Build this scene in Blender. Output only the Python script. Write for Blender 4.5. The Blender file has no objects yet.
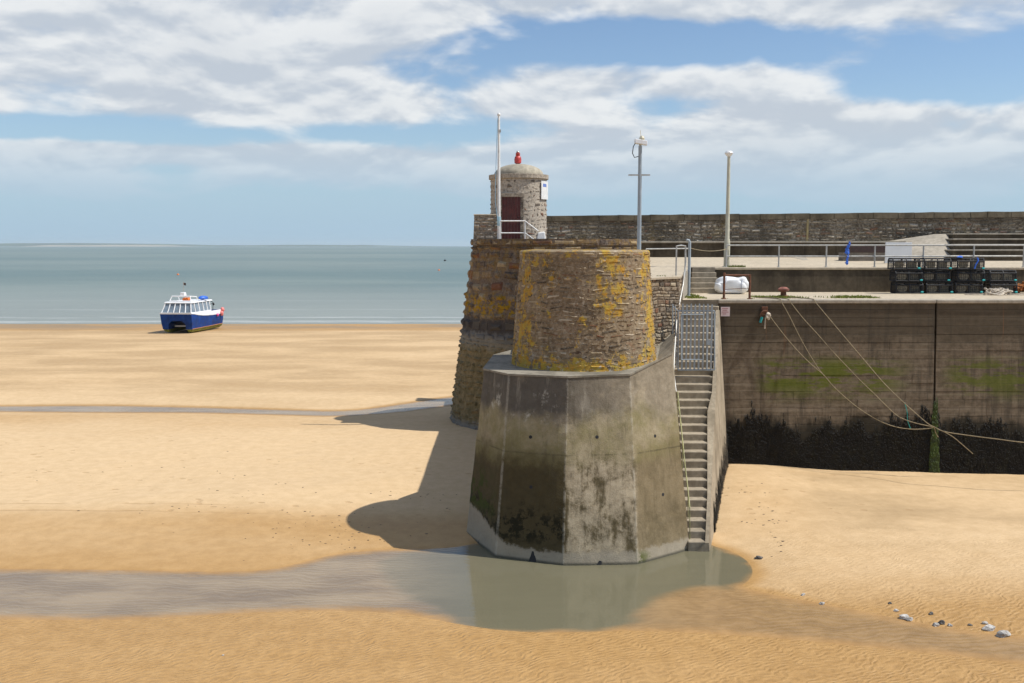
import bpy, bmesh, math, random
import numpy as np
from mathutils import Vector, Matrix

random.seed(7)
np.random.seed(7)
R = math.radians
scene = bpy.context.scene
COL = scene.collection

# ---------------------------------------------------------------- camera frame
H = 8.0
TH = R(5.46)
F = 1000.0
CT, ST = math.cos(TH), math.sin(TH)

def ray(px, py):
    u = (px - 512) / F
    v = (341.5 - py) / F
    return u, CT + v * ST, v * CT - ST

def gnd(px, py, z=0.0):
    x, y, zz = ray(px, py)
    t = (z - H) / zz
    return Vector((x * t, y * t, z))

def at(px, py, Y):
    x, y, zz = ray(px, py)
    t = Y / y
    return Vector((x * t, Y, H + zz * t))

W = -0.15          # pool level
SEA = -0.30        # sea level

# ---------------------------------------------------------------- mesh builder
class MB:
    def __init__(self):
        self.v = []; self.f = []; self.c = []; self.uv = None
    def add(self, vs, fs, col=(0.5, 0.5, 0.5)):
        n = len(self.v)
        self.v.extend([tuple(p) for p in vs])
        for f in fs:
            self.f.append(tuple(i + n for i in f)); self.c.append(col)
        return self
    def box(self, x0, x1, y0, y1, z0, z1, col=(0.5, 0.5, 0.5)):
        vs = [(x0,y0,z0),(x1,y0,z0),(x1,y1,z0),(x0,y1,z0),(x0,y0,z1),(x1,y0,z1),(x1,y1,z1),(x0,y1,z1)]
        return self.add(vs, [(3,2,1,0),(4,5,6,7),(0,1,5,4),(1,2,6,5),(2,3,7,6),(3,0,4,7)], col)
    def hexa(self, b, t, col=(0.5, 0.5, 0.5)):
        """prism between two rings of equal length (ccw seen from above)"""
        n = len(b)
        fs = [tuple(range(n - 1, -1, -1)), tuple(range(n, 2 * n))]
        for i in range(n):
            j = (i + 1) % n
            fs.append((i, j, n + j, n + i))
        return self.add(list(b) + list(t), fs, col)
    def tube(self, pts, r, seg=8, col=(0.5, 0.5, 0.5), caps=True):
        pts = [Vector(p) for p in pts]
        n = len(pts)
        rs = r if isinstance(r, (list, tuple)) else [r] * n
        vs = []; fs = []
        prev = None
        for i, p in enumerate(pts):
            d = (pts[min(i + 1, n - 1)] - pts[max(i - 1, 0)])
            if d.length < 1e-9: d = Vector((0, 0, 1))
            d.normalize()
            if prev is None:
                a = d.cross(Vector((0, 0, 1)))
                if a.length < 1e-3: a = d.cross(Vector((1, 0, 0)))
            else:
                a = prev - d * prev.dot(d)
                if a.length < 1e-4: a = d.cross(Vector((0, 1, 0.1)))
            a.normalize(); prev = a
            b = d.cross(a)
            for k in range(seg):
                t = 2 * math.pi * k / seg
                vs.append(p + (a * math.cos(t) + b * math.sin(t)) * rs[i])
        for i in range(n - 1):
            for k in range(seg):
                k2 = (k + 1) % seg
                fs.append((i*seg+k, i*seg+k2, (i+1)*seg+k2, (i+1)*seg+k))
        if caps:
            fs.append(tuple(range(seg - 1, -1, -1)))
            fs.append(tuple((n-1)*seg + k for k in range(seg)))
        return self.add(vs, fs, col)
    def lathe(self, prof, c, seg=32, col=(0.5, 0.5, 0.5), a0=0, a1=2*math.pi, sx=1, sy=1):
        """prof: list of (r,z) ; c centre"""
        full = abs(a1 - a0 - 2 * math.pi) < 1e-6
        m = seg if full else seg + 1
        vs = []; fs = []
        for (r, z) in prof:
            for k in range(m):
                t = a0 + (a1 - a0) * k / seg
                vs.append((c[0] + r * sx * math.cos(t), c[1] + r * sy * math.sin(t), c[2] + z))
        for i in range(len(prof) - 1):
            for k in range(seg):
                k2 = (k + 1) % m
                fs.append((i*m+k, i*m+k2, (i+1)*m+k2, (i+1)*m+k))
        if full:
            if prof[0][0] > 1e-6: fs.append(tuple(range(m - 1, -1, -1)))
            if prof[-1][0] > 1e-6: fs.append(tuple((len(prof)-1)*m + k for k in range(m)))
        return self.add(vs, fs, col)
    def blob(self, c, r, seed=0, amp=0.2, sub=2, col=(0.5,0.5,0.5), flat=False):
        bm = bmesh.new()
        bmesh.ops.create_icosphere(bm, subdivisions=sub, radius=1)
        rnd = random.Random(seed)
        ph = [rnd.uniform(0, 6.28) for _ in range(6)]
        vs = []
        for v in bm.verts:
            p = v.co
            k = 1 + amp * (math.sin(p.x*3+ph[0]) * math.sin(p.y*3.3+ph[1]) + 0.6*math.sin(p.z*5+ph[2]+p.x*2)+0.4*math.sin(p.x*7+ph[3])*math.sin(p.y*6+ph[4]+p.z*5))
            vs.append((c[0]+p.x*k*r[0], c[1]+p.y*k*r[1], c[2]+p.z*k*r[2]))
        fs = [tuple(v.index for v in f.verts) for f in bm.faces]
        bm.free()
        return self.add(vs, fs, col)
    def build(self, name, mat, parent=None, local=False, smooth=False, bevel=0):
        off = Vector((0, 0, 0))
        if parent is not None and not local:
            p = parent
            while p is not None:
                off += p.location; p = p.parent
        me = bpy.data.meshes.new(name)
        me.from_pydata([(x-off.x, y-off.y, z-off.z) for x, y, z in self.v], [], self.f)
        ca = me.color_attributes.new('col', 'FLOAT_COLOR', 'CORNER')
        buf = np.ones((len(me.loops), 4), dtype=np.float32)
        i = 0
        for f, c in zip(self.f, self.c):
            n = len(f); buf[i:i+n, 0:3] = c; i += n
        ca.data.foreach_set('color', buf.ravel())
        if smooth:
            me.polygons.foreach_set('use_smooth', [True] * len(me.polygons))
        me.materials.append(mat)
        me.update()
        o = bpy.data.objects.new(name, me)
        COL.objects.link(o)
        if parent is not None: o.parent = parent
        if smooth:
            try:
                me.set_sharp_from_angle(angle=R(40))
            except Exception: pass
        if bevel:
            m = o.modifiers.new('bevel', 'BEVEL'); m.width = bevel; m.segments = 2; m.limit_method = 'ANGLE'
        return o

def tag(o, label=None, cat=None, group=None, kind=None):
    if label: o['label'] = label
    if cat: o['category'] = cat
    if group: o['group'] = group
    if kind: o['kind'] = kind
    return o

def thing(name, label, cat, loc, rz=0, group=None):
    o = bpy.data.objects.new(name, None)
    COL.objects.link(o)
    o.empty_display_size = 0.2
    o.location = loc; o.rotation_euler = (0, 0, rz)
    return tag(o, label, cat, group)

def copy_tree(o, parent=None):
    c = o.copy(); COL.objects.link(c)
    if parent is not None: c.parent = parent
    for ch in list(o.children): copy_tree(ch, c)
    return c

# ---------------------------------------------------------------- node helper
class NT:
    def __init__(self, nt): self.nt = nt
    def n(self, typ, ins=None, **props):
        nd = self.nt.nodes.new(typ)
        for k, v in props.items(): setattr(nd, k, v)
        for k, v in (ins or {}).items():
            s = nd.inputs[k]
            if isinstance(v, bpy.types.NodeSocket): self.nt.links.new(v, s)
            else:
                if s.type == 'RGBA' and len(v) == 3: v = (*v, 1)
                s.default_value = v
        return nd
    def m(self, op, a, b=0.0, c=0.0, clamp=False):
        nd = self.n('ShaderNodeMath', {0: a, 1: b, 2: c}, operation=op, use_clamp=clamp)
        return nd.outputs[0]
    def add(self, a, b): return self.m('ADD', a, b)
    def mul(self, a, b): return self.m('MULTIPLY', a, b)
    def sub(self, a, b): return self.m('SUBTRACT', a, b)
    def ss(self, x, lo, hi, a=0.0, b=1.0):
        nd = self.n('ShaderNodeMapRange', {'Value': x, 'From Min': lo, 'From Max': hi, 'To Min': a, 'To Max': b}, interpolation_type='SMOOTHSTEP')
        return nd.outputs[0]
    def lin(self, x, lo, hi, a=0.0, b=1.0):
        nd = self.n('ShaderNodeMapRange', {'Value': x, 'From Min': lo, 'From Max': hi, 'To Min': a, 'To Max': b})
        return nd.outputs[0]
    def mix(self, f, a, b, mode='MIX'):
        nd = self.n('ShaderNodeMix', data_type='RGBA', blend_type=mode)
        for k, v in ((0, f), (6, a), (7, b)):
            s = nd.inputs[k]
            if isinstance(v, bpy.types.NodeSocket): self.nt.links.new(v, s)
            else: s.default_value = (*v, 1) if (k and len(v) == 3) else v
        return nd.outputs[2]
    def vs(self, v, s):
        return self.n('ShaderNodeVectorMath', {0: v, 1: s}, operation='MULTIPLY').outputs[0]
    def va(self, v, s):
        return self.n('ShaderNodeVectorMath', {0: v, 1: s}, operation='ADD').outputs[0]
    def noise(self, v, scale, detail=4, rough=0.55, dist=0.0, color=False):
        nd = self.n('ShaderNodeTexNoise', {'Vector': v, 'Scale': scale, 'Detail': detail, 'Roughness': rough, 'Distortion': dist})
        return nd.outputs[1 if color else 0]
    def vor(self, v, scale, feature='F1', rnd=1.0):
        nd = self.n('ShaderNodeTexVoronoi', {'Vector': v, 'Scale': scale, 'Randomness': rnd}, feature=feature)
        return nd
    def ramp(self, f, stops):
        nd = self.n('ShaderNodeValToRGB', {0: f})
        el = nd.color_ramp.elements
        while len(el) < len(stops): el.new(0.5)
        for e, (p, c) in zip(el, stops):
            e.position = p; e.color = (*c, 1)
        return nd.outputs[0]
    def pos(self):
        g = self.n('ShaderNodeNewGeometry'); return g.outputs['Position']
    def obj(self):
        return self.n('ShaderNodeTexCoord').outputs['Object']
    def xyz(self, v):
        return self.n('ShaderNodeSeparateXYZ', {0: v}).outputs
    def comb(self, x, y, z):
        return self.n('ShaderNodeCombineXYZ', {0: x, 1: y, 2: z}).outputs[0]
    def attr(self, name):
        return self.n('ShaderNodeAttribute', attribute_name=name).outputs
    def bump(self, h, strength, dist, normal=None):
        ins = {'Height': h, 'Strength': strength, 'Distance': dist}
        if normal is not None: ins['Normal'] = normal
        return self.n('ShaderNodeBump', ins).outputs[0]

def newmat(name):
    m = bpy.data.materials.new(name); m.use_nodes = True
    nt = m.node_tree
    for nd in list(nt.nodes): nt.nodes.remove(nd)
    t = NT(nt)
    b = t.n('ShaderNodeBsdfPrincipled')
    o = t.n('ShaderNodeOutputMaterial')
    nt.links.new(b.outputs[0], o.inputs[0])
    return m, t, b

def setb(t, b, color=None, rough=None, normal=None, metal=None, spec=None):
    for k, v in (('Base Color', color), ('Roughness', rough), ('Normal', normal), ('Metallic', metal), ('Specular IOR Level', spec)):
        if v is None: continue
        s = b.inputs[k]
        if isinstance(v, bpy.types.NodeSocket): t.nt.links.new(v, s)
        else: s.default_value = (*v, 1) if (s.type == 'RGBA' and len(v) == 3) else v

def simple(name, c, rough=0.6, metal=0.0, vary=0.25, scale=6.0, bump=0.0, dirt=None, dirt_amt=0.5):
    """plain painted / plastic / metal with uneven tone"""
    m, t, b = newmat(name)
    p = t.obj()
    n = t.noise(p, scale, 5, 0.6)
    c1 = tuple(x * (1 - vary) for x in c); c2 = tuple(min(1, x * (1 + vary)) for x in c)
    col = t.mix(t.ss(n, 0.3, 0.7), c1, c2)
    if dirt:
        n2 = t.noise(t.vs(p, (1, 1, 0.4)), scale * 1.7, 6, 0.65)
        col = t.mix(t.mul(t.ss(n2, 0.5, 0.68), dirt_amt), col, dirt)
    setb(t, b, col, t.lin(n, 0.3, 0.7, max(0.05, rough - 0.1), min(1, rough + 0.1)), metal=metal)
    if bump:
        setb(t, b, normal=t.bump(t.noise(p, scale * 5, 4), bump, 0.02))
    return m

# ---- masonry ---------------------------------------------------------------
def stone_mat(name, ramp_stops, mode=None, bright=1.0):
    m, t, b = newmat(name)
    p = t.pos(); X, Y, Z = t.xyz(p)
    a = t.attr('col')[0]
    ar, ag, ab = t.xyz(a)
    nL = t.noise(t.vs(p, (1, 1, 0.8)), 1.25, 5, 0.7)
    n1 = t.noise(p, 3.0, 6, 0.65)
    n2 = t.noise(p, 11.0, 5, 0.7)
    n3 = t.noise(p, 45.0, 3, 0.6)
    f = t.add(t.mul(ar, 1.0), t.mul(t.sub(n1, 0.5), 0.45))
    col = t.ramp(f, ramp_stops)
    k_ = {'head': 0.45, 'tower': 0.6}.get(mode, 1.0)
    col = t.mix(t.mul(t.ss(n2, 0.40, 0.72), k_), col, t.mix(0.45, col, (0.60, 0.53, 0.42)))
    col = t.mix(t.mul(t.ss(n2, 0.58, 0.3), 0.45 * k_), col, (0.05, 0.045, 0.04))
    col = t.mix(t.mul(t.ss(nL, 0.47, 0.36), 0.55), col, t.mix(0.6, col, (0.035, 0.028, 0.022)))
    col = t.mix(t.mul(t.ss(nL, 0.55, 0.68), 0.45), col, t.mix(0.5, col, (0.58, 0.50, 0.38)))
    # rusty stones now and then
    col = t.mix(t.mul(t.ss(ag, 0.86, 0.96), 0.7), col, (0.20, 0.075, 0.035))
    col = t.mix(t.mul(t.ss(n3, 0.55, 0.75), 0.35), col, (0.5, 0.46, 0.4))
    if mode == 'tower':
        sp_ = t.ss(t.noise(t.vs(p, (1, 1, 1.6)), 4.5, 6, 0.75), 0.57, 0.66)
        col = t.mix(t.mul(sp_, 0.55), col, (0.50, 0.44, 0.35))
        rs_ = t.ss(t.noise(t.va(p, (7.3, 2.1, 4.4)), 2.6, 5, 0.7), 0.60, 0.68)
        col = t.mix(t.mul(rs_, 0.5), col, (0.24, 0.10, 0.045))
        ang = t.m('ARCTAN2', t.sub(X, 2.0), t.sub(28.9, Y))
        vcol = t.comb(t.mul(ang, 2.0), 0.0, t.mul(Z, 0.35))
        st = t.noise(vcol, 1.7, 3, 0.6)
        pat = t.noise(p, 5.5, 5, 0.72)
        pat2 = t.noise(p, 2.2, 3, 0.6)
        def band(c, w):
            d = t.m('ABSOLUTE', t.sub(ang, c)); return t.ss(d, w, 0.0)
        low = t.ss(Z, 5.35, 4.7)
        top = t.ss(Z, 7.45, 7.8)
        where = t.m('MAXIMUM', t.mul(band(0.30, 0.34), t.mul(t.ss(Z, 5.3, 6.6), 0.85)), t.mul(band(1.0, 0.42), 0.95))
        where = t.m('MAXIMUM', where, t.mul(band(-0.95, 0.75), 0.72))
        where = t.m('MAXIMUM', where, t.mul(top, 0.5))
        where = t.m('MAXIMUM', where, t.mul(low, 1.15))
        where = t.m('MAXIMUM', where, t.mul(t.ss(st, 0.5, 0.7), 0.5))
        lm = t.ss(t.add(t.add(t.mul(where, 0.30), t.mul(t.sub(pat, 0.5), 1.35)), t.mul(t.sub(pat2, 0.5), 0.9)), 0.195, 0.31)
        lic = t.mix(t.ss(t.noise(p, 7, 3), 0.35, 0.65), (0.52, 0.25, 0.012), (0.50, 0.36, 0.05))
        col = t.mix(t.mul(lm, 0.85), col, lic)
        # thin ochre film
        col = t.mix(t.mul(t.mul(where, t.ss(pat2, 0.35, 0.7)), 0.45), col, (0.34, 0.24, 0.06))
        # white salts near the foot and the right edge
        wm = t.mul(t.ss(t.noise(p, 6.5, 5, 0.7), 0.56, 0.66), t.m('MAXIMUM', low, t.mul(band(1.15, 0.2), 0.8)))
        col = t.mix(t.mul(wm, 0.7), col, (0.55, 0.52, 0.46))
    if mode == 'head':
        zz = t.add(Z, t.mul(t.sub(n1, 0.5), 0.9))
        pat = t.noise(p, 3.6, 5, 0.7)
        lb = t.mul(t.ss(zz, 4.85, 5.2), t.ss(zz, 6.15, 5.6))
        lb = t.m('MAXIMUM', lb, t.mul(t.ss(zz, 6.2, 7.0), 0.28))
        col = t.mix(t.mul(lb, t.ss(pat, 0.46, 0.56)), col, (0.33, 0.19, 0.012))
        blk = t.mul(t.ss(zz, 3.85, 4.1), t.ss(zz, 5.0, 4.7))
        col = t.mix(t.mul(blk, 0.8), col, (0.045, 0.042, 0.042))
        grn = t.ss(zz, 4.15, 3.7)
        gcol = t.mix(t.ss(t.noise(p, 4, 5, 0.7), 0.35, 0.7), (0.12, 0.10, 0.038), (0.26, 0.19, 0.09))
        col = t.mix(t.mul(grn, 0.75), col, gcol)
        pale = t.mul(t.ss(zz, 3.4, 3.8), t.ss(zz, 4.35, 4.05))
        col = t.mix(t.mul(pale, 0.35), col, (0.30, 0.30, 0.28))
        base = t.ss(zz, 0.45, 0.2)
        col = t.mix(t.mul(base, 0.7), col, (0.2, 0.19, 0.18))
    if mode == 'sea':
        col = t.mix(t.ss(t.noise(t.vs(p, (0.25, 1, 0.6)), 1.0, 4), 0.45, 0.65, 0.0, 0.65), col, (0.075, 0.062, 0.045))
        och = t.ss(t.noise(p, 1.1, 5, 0.7), 0.56, 0.68)
        col = t.mix(t.mul(och, 0.4), col, (0.26, 0.19, 0.07))
    if bright != 1.0:
        col = t.mix(1.0, col, (bright, bright, bright), 'MULTIPLY')
    h = t.add(t.mul(n2, 0.7), t.mul(n3, 0.4))
    setb(t, b, col, 0.92, t.bump(h, 0.8, 0.03), spec=0.25)
    return m

MORTAR = (0.25, 0.22, 0.18)
def stones(mb, surf, u0, u1, v0, v1, ch, ln, gap=0.015, prot=(0.01, 0.04), seed=1, jit=0.3, skip=None, core=0.03, wav=0.0):
    """rubble / ashlar blocks with chamfered fronts laid in courses over a surface surf(u,v)->(P,N); u,v in metres"""
    rnd = random.Random(seed)
    wa, wb, wc = rnd.uniform(0, 6), rnd.uniform(0, 6), rnd.uniform(0, 6)
    base_surf = surf
    amp = wav * 0.5 * (ch[0] + ch[1])
    def surf(u, v):
        e = min(1.0, max(0.0, (v - v0) / 0.3), max(0.0, (v1 - v) / 0.3))
        return base_surf(u, v + amp * e * (math.sin(u * 1.7 + wa + v * 0.9) + 0.7 * math.sin(u * 4.3 + wb + v * 2.1) + 0.5 * math.sin(u * 9.1 + wc + v * 3.7)))
    v = v0
    while v < v1 - 0.02:
        h = rnd.uniform(*ch)
        if v + h > v1 - ch[0] * 0.5: h = v1 - v
        u = u0 - rnd.uniform(0, ln[0] * 0.8)
        while u < u1:
            l = rnd.uniform(*ln)
            a, c = max(u, u0), min(u + l, u1)
            u += l
            if c - a < 0.04: continue
            if skip and skip(a, c, v, v + h): continue
            pr = rnd.uniform(*prot)
            cham = min(0.30 * min(h, c - a), 0.012 + pr * 1.2)
            g = gap * 0.5
            j = lambda s: rnd.uniform(-s, s) * jit * min(h, c - a) * 0.42
            outer = [(a+g+abs(j(1)), v+g+abs(j(1))), (c-g-abs(j(1)), v+g+abs(j(1))), (c-g-abs(j(1)), v+h-g-abs(j(1))), (a+g+abs(j(1)), v+h-g-abs(j(1)))]
            um, vm = (a+c)/2, v+h/2
            inner = []
            for (x, y) in outer:
                inner.append((x + (cham if x < um else -cham), y + (cham if y < vm else -cham)))
            vs = []
            for (x, y) in outer:
                P, Nn = surf(x, y); vs.append(P - Nn * core)
            for (x, y) in inner:
                P, Nn = surf(x, y); vs.append(P + Nn * (pr + rnd.uniform(-0.3, 0.3) * pr))
            col = (rnd.random(), rnd.random(), rnd.random())
            mb.add(vs, [(4,5,6,7),(0,1,5,4),(1,2,6,5),(2,3,7,6),(3,0,4,7)], col)
        v += h

def cone_surf(cx, cy, r0, z0, r1, z1, a_start):
    """u = arc length (at mid radius) measured from a_start, clockwise seen from above is +; v = height"""
    rm = 0.5 * (r0 + r1)
    sl = (r0 - r1) / (z1 - z0)
    def s(u, v):
        a = a_start + u / rm
        r = r0 + (r1 - r0) * (v - z0) / (z1 - z0)
        n = Vector((math.cos(a), math.sin(a), sl)).normalized()
        return Vector((cx + r * math.cos(a), cy + r * math.sin(a), v)), n
    return s, rm

def plane_surf(A, B, lean=0.0):
    """vertical wall from A to B (xy); outward normal to the right-hand side of A->B (towards the camera for left to right)"""
    A = Vector((A[0], A[1], 0)); B = Vector((B[0], B[1], 0))
    d = (B - A); L = d.length; d.normalize()
    n = Vector((d.y, -d.x, 0))
    def s(u, v):
        return A + d * u + Vector((0, 0, v)) - n * lean * v, n
    return s, L

# ---- concrete ---------------------------------------------------------------
def concrete(name, c=(0.34, 0.31, 0.26), dark=(0.10, 0.09, 0.07), stain=0.5, boards=False, joints=None):
    m, t, b = newmat(name)
    p = t.pos(); X, Y, Z = t.xyz(p)
    n1 = t.noise(p, 0.9, 5, 0.6); n2 = t.noise(p, 6, 6, 0.7); n3 = t.noise(p, 40, 3, 0.6)
    st = t.noise(t.vs(p, (3.2, 3.2, 0.25)), 1.0, 5, 0.65)
    col = t.mix(t.ss(n2, 0.3, 0.7), tuple(x * 0.78 for x in c), tuple(x * 1.15 for x in c))
    col = t.mix(t.mul(t.ss(n1, 0.42, 0.68), stain), col, dark)
    col = t.mix(t.mul(t.ss(st, 0.5, 0.72), stain * 0.8), col, dark)
    col = t.mix(t.mul(t.ss(n3, 0.6, 0.75), 0.3), col, tuple(x * 0.5 for x in c))
    h = t.add(t.mul(n2, 0.5), t.mul(n3, 0.5))
    setb(t, b, col, 0.9, t.bump(h, 0.5, 0.012), spec=0.3)
    return m

def bastion_mat():
    m, t, b = newmat('bastion_concrete')
    p = t.pos(); X, Y, Z = t.xyz(p)
    n1 = t.noise(p, 0.8, 6, 0.68); n2 = t.noise(p, 4.5, 7, 0.72); n3 = t.noise(p, 40, 4, 0.65)
    nb = t.noise(t.n('ShaderNodeVectorRotate', {'Vector': t.vs(p, (1, 1, 1)), 'Angle': R(35)}, rotation_type='Y_AXIS').outputs[0], 1.5, 7, 0.70, 0.15)
    st = t.noise(t.vs(p, (3.5, 3.5, 0.22)), 1.0, 6, 0.72)
    col = t.mix(t.ss(n2, 0.3, 0.7), (0.31, 0.268, 0.20), (0.47, 0.415, 0.325))
    zz = t.add(Z, t.mul(t.sub(n1, 0.5), 1.5))
    left = t.ss(X, 1.45, 1.25)               # left faces: weed film, with their shade painted in as well
    right = t.ss(X, 3.15, 3.3)
    olive = t.mix(t.ss(n2, 0.3, 0.7), (0.062, 0.050, 0.025), (0.125, 0.10, 0.052))
    # general olive film between the tide marks
    band = t.mul(t.ss(zz, 3.3, 2.5), t.ss(zz, -0.2, 0.4))
    col = t.mix(t.mul(band, t.add(t.mul(right, 0.78), t.mul(left, 0.35))), col, (0.175, 0.138, 0.078))
    # brown blotches with ragged borders
    bl = t.mul(t.ss(zz, 2.9, 2.3), t.ss(t.add(t.add(t.mul(nb, 0.6), t.mul(st, 0.4)), t.mul(left, 0.22)), 0.46, 0.58))
    bl = t.mul(bl, t.lin(right, 0, 1, 0.95, 0.35))
    col = t.mix(bl, col, olive)
    col = t.mix(t.mul(left, t.mul(t.ss(zz, 3.0, 2.2), 0.72)), col, t.mix(0.8, (0.1, 0.08, 0.04), (0.055, 0.043, 0.02)))  # deepens the left faces: shade painted into the brown film
    # green tinge above
    gb = t.mul(t.ss(zz, 2.1, 2.7), t.ss(zz, 4.0, 3.4))
    col = t.mix(t.mul(gb, t.lin(nb, 0.35, 0.65, 0.2, 0.85)), col, (0.20, 0.185, 0.085))
    # grey black weathering under the rim
    tb = t.mul(t.ss(zz, 3.3, 3.8), t.ss(n1, 0.22, 0.45))
    tb = t.mul(tb, t.lin(X, 1.2, 3.4, 1.0, 0.45))
    col = t.mix(t.mul(tb, 0.92), col, t.mix(n2, (0.055, 0.052, 0.05), (0.13, 0.122, 0.115)))
    # vertical runs
    col = t.mix(t.mul(t.ss(st, 0.54, 0.72), t.mul(t.ss(Z, 0.4, 1.0), 0.5)), col, (0.075, 0.065, 0.045))
    col = t.mix(t.mul(t.ss(st, 0.44, 0.30), t.mul(t.ss(Z, 2.6, 3.6), 0.35)), col, (0.46, 0.43, 0.37))
    # lime bleeding, white patches
    wz = t.mul(t.ss(Z, 3.3, 3.6), t.ss(Z, 4.4, 4.1))
    wp = t.mul(wz, t.ss(t.noise(t.vs(p, (1, 1, 0.8)), 1.9, 7, 0.74), 0.53, 0.63))
    col = t.mix(t.mul(wp, t.lin(X, 1.25, 1.6, 0.8, 0.12)), col, (0.50, 0.50, 0.47))
    # rust spots
    for c_, r_ in (((2.85, 25.35, 4.25), 0.26), ((3.5, 25.2, 4.35), 0.14)):
        rd = t.n('ShaderNodeVectorMath', {0: p, 1: c_}, operation='DISTANCE').outputs[1]
        col = t.mix(t.mul(t.ss(rd, r_, r_ * 0.3), t.ss(n2, 0.4, 0.6)), col, (0.40, 0.20, 0.08))
    # dark weed lumps just above the scoured foot, green on the west face
    lb = t.mul(t.ss(zz, 0.25, 0.55), t.ss(zz, 1.35, 0.9))
    lump = t.mul(lb, t.ss(t.noise(p, 3.6, 6, 0.75), 0.47, 0.53))
    col = t.mix(t.mul(lump, t.lin(left, 0, 1, 0.15, 0.95)), col, (0.016, 0.015, 0.007))
    gl = t.mul(t.ss(X, -0.3, -0.7), t.mul(t.mul(t.ss(Z, 0.6, 1.0), t.ss(Z, 2.2, 1.4)), t.ss(t.noise(p, 2.6, 6, 0.75), 0.46, 0.53)))
    col = t.mix(gl, col, (0.045, 0.06, 0.010))
    # pale scoured foot; climbs towards the west corner
    foot = t.add(0.16, t.mul(t.ss(X, 0.2, -1.25), 0.62))
    fm = t.ss(t.sub(t.add(Z, t.mul(t.sub(n2, 0.5), 0.45)), foot), 0.07, -0.05)
    col = t.mix(t.mul(fm, 0.92), col, t.mix(n2, (0.26, 0.235, 0.195), (0.42, 0.385, 0.325)))
    grn = t.mul(t.mul(right, t.ss(Z, 0.25, 0.0)), t.ss(X, 3.9, 3.2))
    col = t.mix(t.mul(grn, t.ss(n2, 0.45, 0.55)), col, (0.08, 0.10, 0.015))
    pl = t.mul(t.ss(t.m('ABSOLUTE', t.sub(Z, t.add(2.62, t.mul(t.sub(n2, 0.5), 0.05)))), 0.03, 0.008), t.ss(nb, 0.38, 0.58))
    col = t.mix(t.mul(pl, 0.55), col, (0.06, 0.052, 0.035))
    col = t.mix(1.0, col, (1.04, 0.985, 0.88), 'MULTIPLY')
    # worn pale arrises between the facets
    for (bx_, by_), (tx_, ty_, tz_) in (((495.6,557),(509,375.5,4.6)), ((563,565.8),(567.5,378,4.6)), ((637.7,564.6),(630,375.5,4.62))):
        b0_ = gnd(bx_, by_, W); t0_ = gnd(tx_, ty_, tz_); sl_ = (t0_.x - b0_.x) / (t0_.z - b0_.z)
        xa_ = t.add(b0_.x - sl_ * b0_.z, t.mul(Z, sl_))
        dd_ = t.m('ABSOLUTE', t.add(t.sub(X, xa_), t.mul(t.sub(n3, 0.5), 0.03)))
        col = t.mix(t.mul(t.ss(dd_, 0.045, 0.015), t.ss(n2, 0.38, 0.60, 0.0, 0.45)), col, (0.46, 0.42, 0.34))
    wl = t.ss(Z, -0.05, -0.13)
    col = t.mix(t.mul(wl, 0.8), col, (0.05, 0.05, 0.035))
    col = t.mix(t.mul(t.ss(n3, 0.56, 0.72), 0.4), col, (0.07, 0.065, 0.05))
    h = t.add(t.mul(n2, 0.7), t.add(t.mul(n3, 0.5), t.mul(nb, 0.4)))
    setb(t, b, col, 0.9, t.bump(h, 0.7, 0.03), spec=0.25)
    return m

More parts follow.
